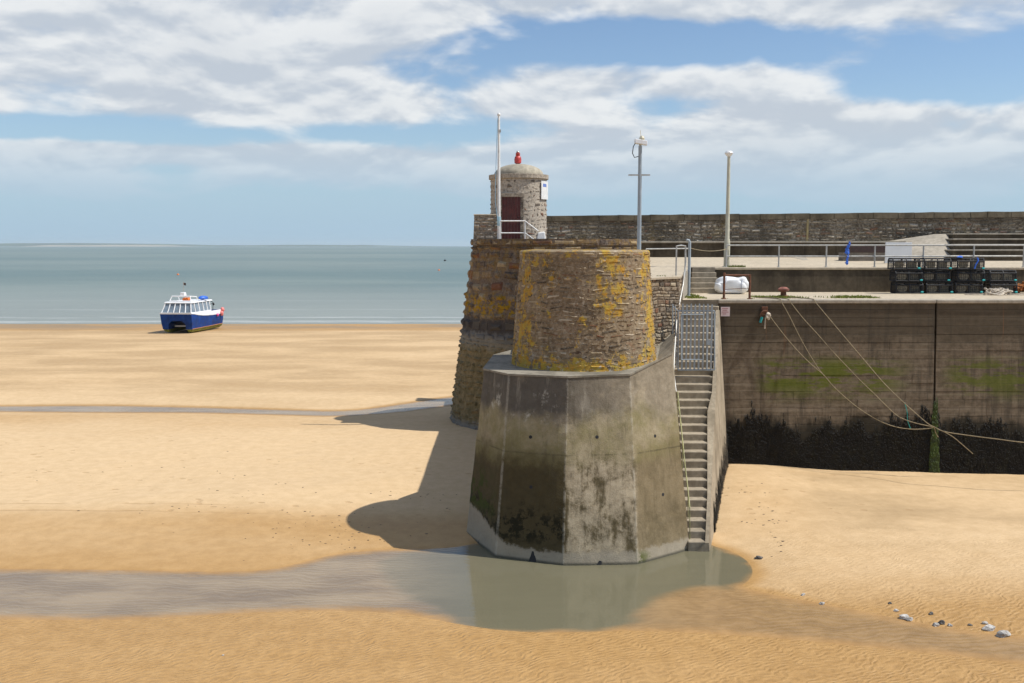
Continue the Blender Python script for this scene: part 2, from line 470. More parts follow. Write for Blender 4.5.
def harbour_mat():
    m, t, b = newmat('harbour_wall_concrete')
    p = t.pos(); X, Y, Z = t.xyz(p)
    n1 = t.noise(t.vs(p, (0.5, 1, 1)), 1.1, 6, 0.65); n2 = t.noise(p, 5, 6, 0.7); n3 = t.noise(p, 38, 4, 0.65)
    hs = t.noise(t.vs(p, (0.35, 1, 7.0)), 1.0, 4, 0.6)
    st = t.noise(t.vs(p, (2.4, 1, 0.18)), 1.0, 5, 0.7)
    col = t.mix(t.ss(n2, 0.3, 0.7), (0.105, 0.080, 0.052), (0.205, 0.160, 0.110))
    col = t.mix(t.ss(hs, 0.45, 0.68, 0.0, 0.5), col, (0.29, 0.24, 0.175))
    up = t.ss(t.add(Z, t.mul(t.sub(n1, 0.5), 1.6)), 4.3, 5.0)
    col = t.mix(t.mul(up, 0.72), col, (0.065, 0.050, 0.031))
    col = t.mix(t.mul(t.ss(st, 0.48, 0.66), 0.65), col, (0.055, 0.045, 0.033))
    # lines of the shuttering
    rs_ = t.mul(t.ss(t.noise(t.vs(p, (4.5, 1, 0.12)), 1.0, 4, 0.7), 0.63, 0.74), t.ss(Z, 2.6, 4.2))
    col = t.mix(t.mul(rs_, 0.6), col, (0.21, 0.10, 0.045))
    fr = t.m('FRACT', t.mul(t.add(Z, 1.2), 1 / 0.29))
    ln = t.ss(t.m('ABSOLUTE', t.sub(fr, 0.5)), 0.455, 0.49)
    col = t.mix(t.mul(ln, t.mul(t.lin(n2, 0.35, 0.65, 0.0, 0.6), t.ss(n1, 0.35, 0.6))), col, (0.035, 0.03, 0.022))
    fr2 = t.m('FRACT', t.mul(t.add(X, t.mul(t.m('FLOOR', t.mul(Z, 1 / 0.29)), 0.37)), 1 / 0.95))
    vl = t.mul(t.ss(t.m('ABSOLUTE', t.sub(fr2, 0.5)), 0.488, 0.499), t.ss(Z, 3.4, 2.8))
    col = t.mix(t.mul(vl, 0.6), col, (0.03, 0.025, 0.02))
    # green alga patches
    gz = t.mul(t.ss(Z, 2.3, 3.2), t.ss(Z, 4.25, 3.75))
    gx = t.m('MAXIMUM', t.mul(t.ss(X, 8.4, 9.3), t.ss(X, 14.6, 12.6)), t.mul(t.ss(X, 15.0, 16.0), 0.85))
    gn = t.noise(t.vs(p, (0.55, 1, 1.7)), 1.2, 6, 0.7)
    gm = t.mul(t.mul(gz, gx), t.ss(t.add(gn, t.mul(t.sub(hs, 0.5), 0.5)), 0.41, 0.54))
    col = t.mix(t.mul(gm, 0.9), col, t.mix(n2, (0.06, 0.085, 0.004), (0.15, 0.165, 0.018)))
    # weed stained foot
    ft = t.ss(t.add(Z, t.mul(t.sub(t.noise(t.vs(p, (0.9, 1, 0.4)), 1.3, 5, 0.7), 0.5), 1.9)), 2.1, 1.6)
    col = t.mix(t.mul(ft, 0.93), col, (0.022, 0.019, 0.012))
    col = t.mix(t.mul(t.ss(n3, 0.58, 0.75), 0.4), col, (0.06, 0.05, 0.04))
    h = t.add(t.add(t.mul(n2, 0.5), t.mul(n3, 0.4)), t.mul(ln, -0.8))
    setb(t, b, col, 0.88, t.bump(h, 0.6, 0.02), spec=0.3)
    return m

def sand_mat():
    m, t, b = newmat('beach_sand')
    p = t.pos(); X, Y, Z = t.xyz(p)
    wet = t.attr('wet')['Fac'] if False else t.n('ShaderNodeAttribute', attribute_name='wet').outputs['Fac']
    rip = t.n('ShaderNodeAttribute', attribute_name='ripple').outputs['Fac']
    n1 = t.noise(t.vs(p, (0.10, 0.24, 1)), 1.0, 6, 0.62)
    n2 = t.noise(p, 2.5, 6, 0.7); n3 = t.noise(p, 26, 4, 0.7)
    w = t.m('ADD', wet, t.mul(t.sub(n1, 0.5), 0.75), clamp=True)
    dry = t.mix(t.ss(n2, 0.3, 0.7), (0.56, 0.40, 0.225), (0.635, 0.462, 0.272))
    wetc = t.mix(t.ss(n2, 0.3, 0.7), (0.39, 0.225, 0.080), (0.46, 0.275, 0.105))
    col = t.mix(t.ss(w, 0.1, 0.9), dry, wetc)
    silt = t.n('ShaderNodeAttribute', attribute_name='silt').outputs['Fac']
    col = t.mix(t.mul(silt, t.ss(n1, 0.36, 0.60)), col, (0.25, 0.18, 0.10))
    # scattered bits, prints
    v = t.vor(t.vs(t.va(p, t.vs(t.noise(p, 3.0, 2, color=True), (0.15, 0.15, 0))), (0.75, 1.4, 0.0)), 1.9)
    pr = t.ss(v.outputs[0], 0.20, 0.10)
    prm = t.mul(pr, t.mul(t.ss(t.noise(t.vs(p, (0.10, 0.45, 1)), 1.0, 3), 0.44, 0.54), t.ss(Y, 27.0, 30.0)))
    prm = t.mul(prm, t.ss(Y, 44, 40))
    col = t.mix(t.mul(prm, 0.42), col, (0.34, 0.19, 0.075))
    trk = t.mul(t.ss(t.m('ABSOLUTE', t.sub(t.m('FRACT', t.mul(t.add(Y, t.add(t.mul(X, 0.012), t.mul(t.noise(t.vs(p, (0.12, 0, 0)), 1.0, 2), 0.5))), 1.35)), 0.5)), 0.10, 0.02), t.mul(t.ss(Y, 28.6, 28.9), t.mul(t.ss(Y, 30.6, 30.2), t.ss(X, -6.0, -9.5))))
    trk = t.mul(trk, t.ss(t.noise(t.vs(p, (0.5, 3.0, 1)), 1.0, 3), 0.36, 0.56))
    col = t.mix(t.mul(trk, 0.35), col, (0.32, 0.18, 0.07))
    col = t.mix(t.mul(t.ss(n3, 0.62, 0.75), 0.35), col, (0.25, 0.17, 0.09))
    sh = t.vor(p, 5.5)
    shm = t.mul(t.ss(sh.outputs[0], 0.06, 0.03), t.ss(t.noise(p, 0.8, 3), 0.5, 0.62))
    col = t.mix(t.mul(shm, t.mul(t.ss(Y, 33, 29), 0.5)), col, (0.6, 0.52, 0.42))
    # ripples: long crested, wandering
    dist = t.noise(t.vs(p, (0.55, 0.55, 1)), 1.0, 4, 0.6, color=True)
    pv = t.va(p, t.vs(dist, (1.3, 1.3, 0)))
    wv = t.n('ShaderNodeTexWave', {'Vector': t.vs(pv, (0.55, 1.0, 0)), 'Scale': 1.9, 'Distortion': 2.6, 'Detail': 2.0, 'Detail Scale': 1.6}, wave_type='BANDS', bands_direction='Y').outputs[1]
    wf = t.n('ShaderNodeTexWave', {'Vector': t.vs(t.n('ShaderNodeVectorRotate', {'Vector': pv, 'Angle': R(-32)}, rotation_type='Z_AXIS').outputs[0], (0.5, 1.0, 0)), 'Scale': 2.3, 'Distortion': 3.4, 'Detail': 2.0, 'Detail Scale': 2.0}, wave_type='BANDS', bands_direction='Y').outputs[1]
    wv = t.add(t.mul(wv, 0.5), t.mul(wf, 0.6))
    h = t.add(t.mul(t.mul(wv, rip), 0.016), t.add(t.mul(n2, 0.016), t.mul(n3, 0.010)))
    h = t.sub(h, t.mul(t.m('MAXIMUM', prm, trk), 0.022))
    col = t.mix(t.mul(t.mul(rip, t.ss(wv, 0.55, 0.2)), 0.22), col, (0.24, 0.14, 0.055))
    ro = t.lin(w, 0.2, 1.0, 0.95, 0.48)
    setb(t, b, col, ro, t.bump(h, 1.0, 1.0), spec=0.3)
    return m

def pool_mat():
    m, t, b = newmat('pool_water')
    p = t.pos(); X, Y, Z = t.xyz(p)
    deep = t.n('ShaderNodeAttribute', attribute_name='deep').outputs['Fac']
    arm = t.n('ShaderNodeAttribute', attribute_name='arm').outputs['Fac']
    n2 = t.noise(p, 2.5, 5, 0.65); n1 = t.noise(t.vs(p, (0.35, 1.0, 1)), 0.9, 5, 0.65)
    shal = t.mix(t.ss(n2, 0.3, 0.7), (0.27, 0.165, 0.07), (0.36, 0.225, 0.10))
    grey = t.mix(t.ss(n1, 0.35, 0.65), (0.215, 0.16, 0.105), (0.315, 0.24, 0.155))
    murk = t.mix(n1, (0.135, 0.125, 0.08), (0.17, 0.155, 0.10))
    col = t.mix(arm, shal, grey)
    col = t.mix(deep, col, murk)
    rp = t.n('ShaderNodeTexWave', {'Vector': t.va(p, t.vs(t.noise(p, 0.8, 3, color=True), (1.2, 1.2, 0))), 'Scale': 1.5, 'Distortion': 3.0, 'Detail': 2.0}, wave_type='BANDS', bands_direction='Y').outputs[1]
    h = t.mul(t.add(t.mul(rp, 0.012), t.mul(n2, 0.008)), t.sub(1.0, t.mul(deep, 0.93)))
    edge = t.n('ShaderNodeAttribute', attribute_name='edge').outputs['Fac']
    ed = t.add(edge, t.mul(t.sub(t.noise(t.vs(p, (0.9, 2.4, 1)), 2.2, 5, 0.7), 0.5), 0.55))
    al = t.m('MAXIMUM', t.ss(ed, -0.08, 0.55), t.mul(deep, t.ss(edge, 0.0, 0.08)))
    col = t.mix(al, t.mix(t.ss(n2, 0.3, 0.7), (0.36, 0.205, 0.078), (0.43, 0.255, 0.105)), col)
    ro = t.add(t.mul(t.sub(1.0, al), 0.40), t.lin(deep, 0, 1, 0.22, 0.05))
    setb(t, b, col, ro, t.bump(h, 0.35, 1.0), spec=t.lin(deep, 0, 1, 0.38, 0.5))
    b.inputs['IOR'].default_value = 1.33
    return m

def sea_mat():
    m, t, b = newmat('sea_water')
    p = t.pos(); X, Y, Z = t.xyz(p)
    far = t.n('ShaderNodeMath', {0: t.m('DIVIDE', 110.0, t.m('MAXIMUM', Y, 60.0))}, operation='SQRT').outputs[0]
    n1 = t.noise(t.vs(p, (0.02, 0.055, 1)), 1.0, 6, 0.6)
    nf = t.noise(t.vs(p, (0.0016, 0.006, 1)), 1.0, 5, 0.6)
    n2 = t.noise(t.vs(p, (0.16, 0.75, 1)), 1.0, 6, 0.7)
    n3 = t.noise(t.vs(p, (0.7, 2.6, 1)), 1.0, 4, 0.7)
    col = t.mix(t.ss(n1, 0.3, 0.7), (0.115, 0.162, 0.142), (0.165, 0.212, 0.182))
    col = t.mix(t.ss(nf, 0.36, 0.64, 0.0, 0.75), col, (0.055, 0.115, 0.108))
    near = t.ss(Y, 240.0, 112.0)
    col = t.mix(t.mul(near, 0.6), col, (0.29, 0.30, 0.27))
    # low breakers and foam edge
    ww = t.add(Y, t.mul(t.sub(t.noise(t.vs(p, (0.045, 0.0, 0)), 1.0, 4, 0.6), 0.5), 7.0))
    foam = 0.0
    for y0, w, a in ((110.0, 2.2, 0.32), (116.5, 1.0, 0.38), (131.0, 1.3, 0.14), (152.0, 1.6, 0.08)):
        d = t.ss(t.m('ABSOLUTE', t.sub(ww, y0)), w, w * 0.3)
        foam = t.m('MAXIMUM', foam, t.mul(d, a))
    fm = t.mul(foam, t.ss(t.noise(t.vs(p, (0.12, 0.9, 1)), 1.0, 4, 0.7), 0.36, 0.58))
    col = t.mix(fm, col, (0.78, 0.78, 0.76))
    h = t.add(t.mul(n2, 0.30), t.mul(n3, 0.10))
    setb(t, b, col, 0.32, t.bump(t.mul(h, far), 0.8, 1.0), spec=0.5)
    b.inputs['IOR'].default_value = 1.33
    return m

M = {}
RUBBLE = [(0.0, (0.055, 0.042, 0.032)), (0.2, (0.14, 0.10, 0.066)), (0.45, (0.235, 0.17, 0.105)), (0.75, (0.34, 0.26, 0.165)), (1.0, (0.46, 0.385, 0.27))]
HEADR = [(0.0, (0.05, 0.034, 0.030)), (0.3, (0.105, 0.068, 0.050)), (0.55, (0.17, 0.115, 0.07)), (0.8, (0.27, 0.195, 0.11)), (1.0, (0.36, 0.28, 0.18))]
HUTR = [(0.0, (0.09, 0.072, 0.058)), (0.3, (0.20, 0.158, 0.12)), (0.6, (0.35, 0.295, 0.23)), (1.0, (0.55, 0.49, 0.41))]
SEAR = [(0.0, (0.07, 0.055, 0.038)), (0.35, (0.17, 0.135, 0.092)), (0.7, (0.33, 0.275, 0.20)), (1.0, (0.56, 0.50, 0.41))]
TOWR = [(0.0, (0.035, 0.026, 0.018)), (0.2, (0.115, 0.08, 0.048)), (0.45, (0.225, 0.158, 0.09)), (0.75, (0.36, 0.275, 0.17)), (1.0, (0.56, 0.475, 0.35))]
M['tower'] = stone_mat('tower_rubble_stone', TOWR, 'tower')
M['head'] = stone_mat('pier_head_stone', HEADR, 'head', 1.0)
M['rubble'] = stone_mat('rubble_stone', RUBBLE)
M['hut'] = stone_mat('lookout_stone', HUTR)
M['sea_wall'] = stone_mat('sea_wall_stone', SEAR, 'sea', 1.25)
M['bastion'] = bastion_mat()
M['harbour'] = harbour_mat()
M['concrete'] = concrete('pale_concrete', (0.40, 0.355, 0.285), stain=0.25)
M['deck'] = concrete('deck_concrete', (0.50, 0.425, 0.315), dark=(0.36, 0.30, 0.21), stain=0.35)
M['dark_concrete'] = concrete('dark_concrete', (0.095, 0.074, 0.048), dark=(0.032, 0.024, 0.015), stain=0.8)
M['step'] = concrete('step_concrete', (0.37, 0.315, 0.235), dark=(0.11, 0.09, 0.06), stain=0.5)
M['coping'] = concrete('coping_stone', (0.16, 0.13, 0.085), dark=(0.055, 0.044, 0.028), stain=0.8)
M['sand'] = sand_mat(); M['pool'] = pool_mat(); M['sea'] = sea_mat()
M['white'] = simple('white_paint', (0.78, 0.78, 0.76), 0.5, vary=0.06, dirt=(0.45, 0.40, 0.33), dirt_amt=0.5)
M['gel'] = simple('white_gelcoat', (0.80, 0.81, 0.82), 0.35, vary=0.04, scale=1.5, dirt=(0.5, 0.47, 0.42), dirt_amt=0.25)
M['navy'] = simple('navy_hull_paint', (0.006, 0.040, 0.20), 0.5, vary=0.3, scale=1.5, dirt=(0.03, 0.10, 0.28), dirt_amt=0.35)
M['antifoul'] = simple('weedy_antifouling', (0.22, 0.22, 0.03), 0.8, vary=0.4, scale=4, dirt=(0.08, 0.09, 0.02), dirt_amt=0.7)
M['boot'] = simple('orange_boot_line', (0.45, 0.20, 0.09), 0.6, vary=0.2)
for nd in M['navy'].node_tree.nodes:
    if nd.type == 'BSDF_PRINCIPLED': nd.inputs['Specular IOR Level'].default_value = 0.15
M['orange'] = simple('orange_plastic', (0.75, 0.17, 0.02), 0.5, vary=0.15)
M['blue'] = simple('blue_plastic', (0.03, 0.14, 0.62), 0.5, vary=0.2)
M['pink'] = simple('pink_buoy_vinyl', (0.78, 0.22, 0.20), 0.45, vary=0.2)
M['magenta'] = simple('magenta_buoy_vinyl', (0.62, 0.10, 0.30), 0.45, vary=0.2)
M['rust'] = simple('rusty_iron', (0.16, 0.065, 0.032), 0.85, vary=0.4, scale=9, bump=0.4, dirt=(0.05, 0.03, 0.025))
M['galv'] = simple('galvanised_steel', (0.42, 0.42, 0.40), 0.5, metal=0.25, vary=0.15, scale=5, dirt=(0.22, 0.17, 0.12), dirt_amt=0.4)
M['bluegrey'] = simple('blue_grey_paint', (0.30, 0.35, 0.39), 0.5, vary=0.12, scale=4, dirt=(0.22, 0.16, 0.11), dirt_amt=0.3)
M['lamp'] = simple('cream_post_paint', (0.50, 0.48, 0.37), 0.5, vary=0.12, scale=3, dirt=(0.25, 0.22, 0.15), dirt_amt=0.4)
M['maroon'] = simple('maroon_door_paint', (0.085, 0.018, 0.015), 0.55, vary=0.3, scale=5)
M['red'] = simple('red_lantern_paint', (0.52, 0.055, 0.045), 0.4, vary=0.25, scale=8)
M['black'] = simple('black_rubber', (0.014, 0.014, 0.016), 0.7, vary=0.3)
M['net'] = simple('black_netting', (0.018, 0.019, 0.022), 0.8, vary=0.3)
M['tan_net'] = simple('tan_bait_netting', (0.27, 0.235, 0.17), 0.9, vary=0.4, scale=20)
M['teal'] = simple('teal_twine', (0.03, 0.36, 0.36), 0.7, vary=0.3)
M['rope'] = simple('weathered_rope', (0.27, 0.22, 0.135), 0.9, vary=0.25, scale=10)
M['paler_rope'] = simple('pale_rope', (0.52, 0.45, 0.36), 0.9, vary=0.25, scale=10)
M['bag'] = simple('white_woven_bag', (0.80, 0.81, 0.82), 0.7, vary=0.05, scale=6)
M['board'] = simple('white_board', (0.74, 0.76, 0.78), 0.5, vary=0.04, scale=2)
M['brown'] = simple('dark_brown_surface', (0.055, 0.032, 0.028), 0.7, vary=0.3)
M['glass'] = simple('tinted_glass', (0.17, 0.22, 0.27), 0.08, vary=0.25, scale=1.5)
M['signpink'] = simple('faded_notice', (0.66, 0.55, 0.56), 0.6, vary=0.05, scale=3)
M['ink'] = simple('faded_red_ink', (0.42, 0.17, 0.18), 0.7, vary=0.1)
M['signblue'] = simple('blue_notice_ink', (0.16, 0.24, 0.55), 0.6, vary=0.1)
M['grass'] = simple('short_grass', (0.16, 0.19, 0.025), 0.9, vary=0.5, scale=14)
M['weed'] = simple('dark_bladderwrack', (0.007, 0.0055, 0.003), 0.95, vary=0.5, scale=3, dirt=(0.022, 0.019, 0.005), dirt_amt=0.5)
M['weedgreen'] = simple('green_weed', (0.035, 0.055, 0.006), 0.8, vary=0.5, scale=5)
M['stone'] = simple('bleached_stone', (0.42, 0.40, 0.37), 0.85, vary=0.35, scale=7, bump=0.4, dirt=(0.15, 0.13, 0.11), dirt_amt=0.6)
M['darkstone'] = simple('dark_wet_stone', (0.10, 0.09, 0.08), 0.7, vary=0.4, scale=7, bump=0.4)
M['netorange'] = simple('orange_brown_net', (0.30, 0.10, 0.025), 0.9, vary=0.5, scale=16)
M['hill'] = simple('far_hills', (0.07, 0.10, 0.06), 0.95, vary=0.4, scale=0.002)
M['dune'] = simple('far_dunes', (0.36, 0.32, 0.25), 0.95, vary=0.1, scale=0.002)
M['yellow'] = simple('algae_stained_rail', (0.30, 0.29, 0.14), 0.7, vary=0.4, scale=4, dirt=(0.12, 0.16, 0.02), dirt_amt=0.6)

# ================================================================ SETTING
def fbm(x, y, seed=0, oct=4):
    rs = np.random.RandomState(seed); out = np.zeros_like(x); a = 1.0; f = 1.0
    for o in range(oct):
        for k in range(3):
            th = rs.uniform(0, 6.28); ph = rs.uniform(0, 6.28)
            out += a / 3 * np.sin(f * (x * np.cos(th) + y * np.sin(th)) + ph + 1.3 * np.sin(f * 0.7 * (y * np.cos(th) - x * np.sin(th)) + ph * 2))
        a *= 0.5; f *= 1.9
    return out

def poly_px(pts, z=W): return np.array([[gnd(a, b, z).x, gnd(a, b, z).y] for a, b in pts])
def smooth_poly(P, it=2):
    for _ in range(it):
        Q = np.roll(P, -1, axis=0)
        P = np.stack([0.75 * P + 0.25 * Q, 0.25 * P + 0.75 * Q], 1).reshape(-1, 2)
    return P
def sdist(x, y, P):
    """signed distance, negative inside"""
    d = np.full(x.shape, 1e9); inside = np.zeros(x.shape, bool)
    n = len(P)
    for i in range(n):
        ax, ay = P[i]; bx, by = P[(i + 1) % n]
        ex, ey = bx - ax, by - ay
        L2 = ex * ex + ey * ey + 1e-12
        tt = np.clip(((x - ax) * ex + (y - ay) * ey) / L2, 0, 1)
        d = np.minimum(d, np.hypot(x - ax - tt * ex, y - ay - tt * ey))
        c = ((ay > y) != (by > y)) & (x < (bx - ax) * (y - ay) / (by - ay + 1e-12) + ax)
        inside ^= c
    return np.where(inside, -d, d)

POOL = smooth_poly(poly_px([(-300,564),(-150,566),(0,568),(130,569),(250,572),(295,564),(335,553),(390,548),(455,548),(490,538),(600,530),(695,536),(712,545),(735,551),(751,562),(756,573),(750,582),(741,587),
    (780,595),(830,604),(880,614),(930,624),(980,632),(1030,637),(1150,650),(1300,662),(1300,692),(1150,682),(1030,666),(950,656),(880,649),(800,641),(720,635),(640,631),(560,634),(500,632),(440,622),(400,613),(300,611),(200,617),(110,622),(0,620),(-150,618),(-300,616)]))
DEEP = smooth_poly(poly_px([(455,548),(490,538),(600,530),(695,536),(712,545),(735,551),(751,562),(756,573),(750,582),(735,587),(700,588),(665,596),(634,606),(640,616),(630,630),(560,634),(500,632),(450,620),(415,604),(395,585),(380,565),(400,552)]))
STREAM = smooth_poly(poly_px([(-300,404),(-100,405),(0,406),(100,405),(200,407),(300,410),(350,411),(400,404),(452,396),(470,396),(470,402),(450,406),(400,413),(340,417),(300,416),(200,413),(100,413),(0,412),(-100,411),(-300,410)]))

def axis(segs):
    out = []
    for a, b, s in segs:
        n = max(1, int(round((b - a) / s)))
        out.extend(np.linspace(a, b, n, endpoint=False))
    out.append(segs[-1][1]); return np.array(out)

def grid_object(name, xs, ys, zfun, mat, keep=None, attrs=None):
    Xg, Yg = np.meshgrid(xs, ys)
    Z = zfun(Xg, Yg)
    nx, ny = len(xs), len(ys)
    co = np.stack([Xg, Yg, Z], -1).reshape(-1, 3)
    idx = np.arange(nx * ny).reshape(ny, nx)
    q = np.stack([idx[:-1, :-1], idx[:-1, 1:], idx[1:, 1:], idx[1:, :-1]], -1).reshape(-1, 4)
    if keep is not None:
        k = keep(Xg, Yg)
        q = q[k.ravel()[q].any(axis=1)]
        used = np.unique(q); rm = np.full(nx * ny, -1); rm[used] = np.arange(len(used))
        q = rm[q]; co = co[used]
    else: used = np.arange(nx * ny)
    me = bpy.data.meshes.new(name)
    me.vertices.add(len(co)); me.vertices.foreach_set('co', co.astype(np.float32).ravel())
    me.loops.add(q.size); me.loops.foreach_set('vertex_index', q.astype(np.int32).ravel())
    me.polygons.add(len(q)); me.polygons.foreach_set('loop_start', np.arange(0, q.size, 4, dtype=np.int32))
    me.polygons.foreach_set('loop_total', np.full(len(q), 4, np.int32))
    me.update(calc_edges=True); me.validate()
    me.polygons.foreach_set('use_smooth', [True] * len(me.polygons))
    for an, fn in (attrs or {}).items():
        a = me.attributes.new(an, 'FLOAT', 'POINT')
        a.data.foreach_set('value', fn(Xg, Yg).ravel()[used].astype(np.float32))
    me.materials.append(mat)
    o = bpy.data.objects.new(name, me); COL.objects.link(o)
    return o

def sstep(x, a, b):
    t = np.clip((x - a) / (b - a), 0, 1); return t * t * (3 - 2 * t)

def sand_z(x, y):
    d = np.minimum(sdist(x, y, POOL), sdist(x, y, STREAM))
    up = W + 0.006 + 0.18 * (1 - np.exp(-np.clip(d, 0, None) / 2.6))
    bank = np.exp(-((x - 7.8) / 2.2) ** 2 - ((y - 33.0) / 4.5) ** 2) * 0.30      # sand heaped where the steps meet the wall
    up += bank * sstep(d, 0, 1.5)
    up += 0.10 * sstep(x, 5.2, 8.0) * sstep(d, 0.0, 1.2) * np.exp(-((y - 25.5) / 3.0) ** 2)
    up += (0.05 * fbm(x * 0.35, y * 0.55, 3) + 0.016 * fbm(x * 1.6, y * 2.2, 5)) * sstep(d, 0.2, 3.0)
    up += 0.16 * np.exp(-((y - 32.0 - 0.25 * (x + 4)) / 2.2) ** 2) * sstep(x, -2.0, -6.0)                # low swell left of the pier
    up += 0.15 * np.exp(-((y - 22.5) / 8.0) ** 2) * 0
    up -= 0.12 * sstep(x, 11, 20) * np.exp(-((y - 34) / 5) ** 2)
    z = np.where(d < 0, W + 0.006 - 0.10 * (1 - np.exp(d / 0.8)), up)
    s = sstep(y, 78, 107)
    z = z * (1 - s) + (SEA) * s
    z = np.where(y > 107, SEA - (y - 107) * 0.04, z)
    return np.maximum(z, -6)

def wet_f(x, y):
    d = np.minimum(sdist(x, y, POOL), sdist(x, y, STREAM) * 1.4)
    w = 0.62 * sstep(y, 31.5, 28.0) + 0.15 * sstep(y, 27.5, 24.0)
    w = np.where(x > 4.5, 0.75 * sstep(y, 24.0 + 0.0 * x, 20.0) + 0.34, w)
    w = np.maximum(w, 0.85 * sstep(y, 23.5, 21.5))
    w = np.maximum(w, 0.85 * np.exp(-np.clip(d, 0, None) / 0.5))
    w = np.maximum(w, 0.42 * np.exp(-((y - 46.5) / 5.0) ** 2))
    w = np.maximum(w, 0.40 * sstep(y, 43, 60))
    w = np.maximum(w, 1.0 * sstep(y, 92, 101))
    return np.clip(w, 0, 1)
def rip_f(x, y):
    r = sstep(y, 24.5, 22.0)
    r = np.maximum(r, 0.5 * sstep(x, 5.0, 7.5) * sstep(y, 30.0, 24.0))
    return np.clip(r + 0.04, 0, 1)
def silt_f(x, y):
    s = 0.42 * sstep(x, 7.5, 10.5) * sstep(y, 25.0, 27.0) * sstep(y, 34.8, 33.0)
    s = np.maximum(s, 0.28 * sstep(y, 46, 60))
    return np.maximum(s, 0.75 * sstep(y, 97, 103))

xs = axis([(-4000,-200,400),(-200,-60,10),(-60,-16,1.0),(-16,18,0.13),(18,40,0.8),(40,200,10),(200,4000,400)])
ys = axis([(-400,0,40),(0,12,1.5),(12,38,0.11),(38,60,0.2),(60,125,0.8),(125,260,8)])
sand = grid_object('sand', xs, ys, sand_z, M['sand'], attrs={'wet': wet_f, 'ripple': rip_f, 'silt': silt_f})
tag(sand, kind='structure')

def pool_object(name, P, seeds):
    x0, y0 = P.min(0) - 0.3; x1, y1 = P.max(0) + 0.3
    px = axis([(max(x0, -30), min(x1, 24), 0.12)]); py = axis([(y0, y1, 0.09 if P is POOL else 0.12)])
    nz = lambda x, y: 0.07 * fbm(x * 1.1, y * 2.6, 11) + 0.05 * fbm(x * 3.0, y * 7.0, 12)
    arm = lambda x, y: np.clip(sstep(x, 4.5, 0.5) * (0.92) + 0.10, 0, 1) if P is POOL else np.full(x.shape, 1.0)
    if P is POOL:
        deep = lambda x, y: sstep(sdist(x, y, DEEP) + nz(x, y) * 2.0, 0.25, -0.22) * np.clip(0.55 + 0.45 * sstep(x, -3.5, -0.2), 0, 1)
    else:
        deep = lambda x, y: np.zeros(x.shape)
    o = grid_object(name, px, py, lambda x, y: np.full(x.shape, W), M['pool'],
                    keep=lambda x, y: sdist(x, y, P) + nz(x, y) < 0.10, attrs={'deep': deep, 'arm': arm, 'edge': lambda x, y: -sdist(x, y, P)})
    return tag(o, kind='structure')
pool_object('tide_pool', POOL, 1)
pool_object('stream', STREAM, 2)

sea = grid_object('sea', axis([(-24000,-2000,2000),(-2000,2000,100),(2000,24000,2000)]),
                  axis([(100,400,20),(400,4000,300),(4000,25000,3000)]), lambda x, y: np.full(x.shape, SEA), M['sea'])
tag(sea, kind='structure')

# far coast (low land on the horizon)
def coast(name, Y, a, b, h, mat, seed, base=-2):
    mb = MB(); n = 160
    xs_ = np.linspace(a, b, n)
    hh = np.array([h(x) for x in xs_])
    hh = hh * (1 + 0.25 * fbm(xs_ / 420.0, xs_ * 0, seed)) * np.clip(np.minimum((xs_ - a), (b - xs_)) / (0.18 * (b - a)), 0, 1) ** 0.7
    vs = []; fs = []
    for i, x in enumerate(xs_):
        vs += [(x, Y, base), (x, Y + 500, max(hh[i], 0.5)), (x, Y + 1600, max(hh[i], 0.5) * 0.8), (x, Y + 2200, base)]
    for i in range(n - 1):
        for k in range(3):
            fs.append((i*4+k, (i+1)*4+k, (i+1)*4+k+1, i*4+k+1))
    mb.add(vs, fs)
    return tag(mb.build(name, mat, smooth=True), kind='structure')
coast('far_hills', 15000, -9500, -900, lambda x: 32 + 16 * math.sin(x / 1500.0) + 8*math.sin(x/600.), M['hill'], 4)
coast('far_dunes', 13200, -6650, -4700, lambda x: 20, M['dune'], 6)

# ---- promenade / quay decks
def prom_z(y):
    if y < 41.4: return 7.0 + (y - 32.4) / 9.0 * 0.1
    return 7.1 + (y - 41.4) * 0.0406
QZ = 6.10
XR = 46.0
mb = MB()
outline = [(0.9, 30.5), (3.3, 30.6), (5.42, 32.4), (5.98, 35.3), (7.30, 41.1), (7.32, 41.45), (XR, 41.45), (XR, 52.2), (0.9, 52.2)]
rows = sorted(set([30.5, 32.4, 35.3, 41.45, 46, 52.2]))
def xrange_at(y):
    pts = [(3.3, 30.5), (3.3, 30.6), (5.42, 32.4), (5.98, 35.3), (7.30, 41.1)]
    if y >= 41.45: return 1.45, XR
    for (x0_, y0_), (x1_, y1_) in zip(pts, pts[1:]):
        if y0_ <= y <= y1_: return 1.45, x0_ + (x1_ - x0_) * (y - y0_) / max(1e-6, y1_ - y0_)
    return 1.45, 7.3
rr = [30.5, 31.5, 32.4, 34, 35.3, 38, 41.1]
for ya, yb in zip(rr, rr[1:]):
    a0_, a1_ = xrange_at(ya); b0_, b1_ = xrange_at(yb)
    mb.add([(a0_, ya, prom_z(ya)), (a1_, ya, prom_z(ya)), (b1_, yb, prom_z(yb)), (b0_, yb, prom_z(yb))], [(0,1,2,3)])
mb.add([(1.45,41.1,prom_z(41.1)),(7.3,41.1,prom_z(41.1)),(7.3,41.45,prom_z(41.45)),(1.45,41.45,prom_z(41.45))], [(0,1,2,3)])
mb.add([(1.45,41.45,prom_z(41.45)),(XR,41.45,prom_z(41.45)),(XR,52.2,prom_z(52.2)),(1.45,52.2,prom_z(52.2))], [(0,1,2,3)])
tag(mb.build('promenade', M['deck']), kind='structure')
mb = MB()
mb.add([(5.98,35.33,QZ),(7.3,35.33,QZ),(XR,35.33,QZ),(XR,41.4,QZ),(7.32,41.4,QZ)], [(0,1,2,3,4)])
tag(mb.build('quay_deck', M['deck']), kind='structure')

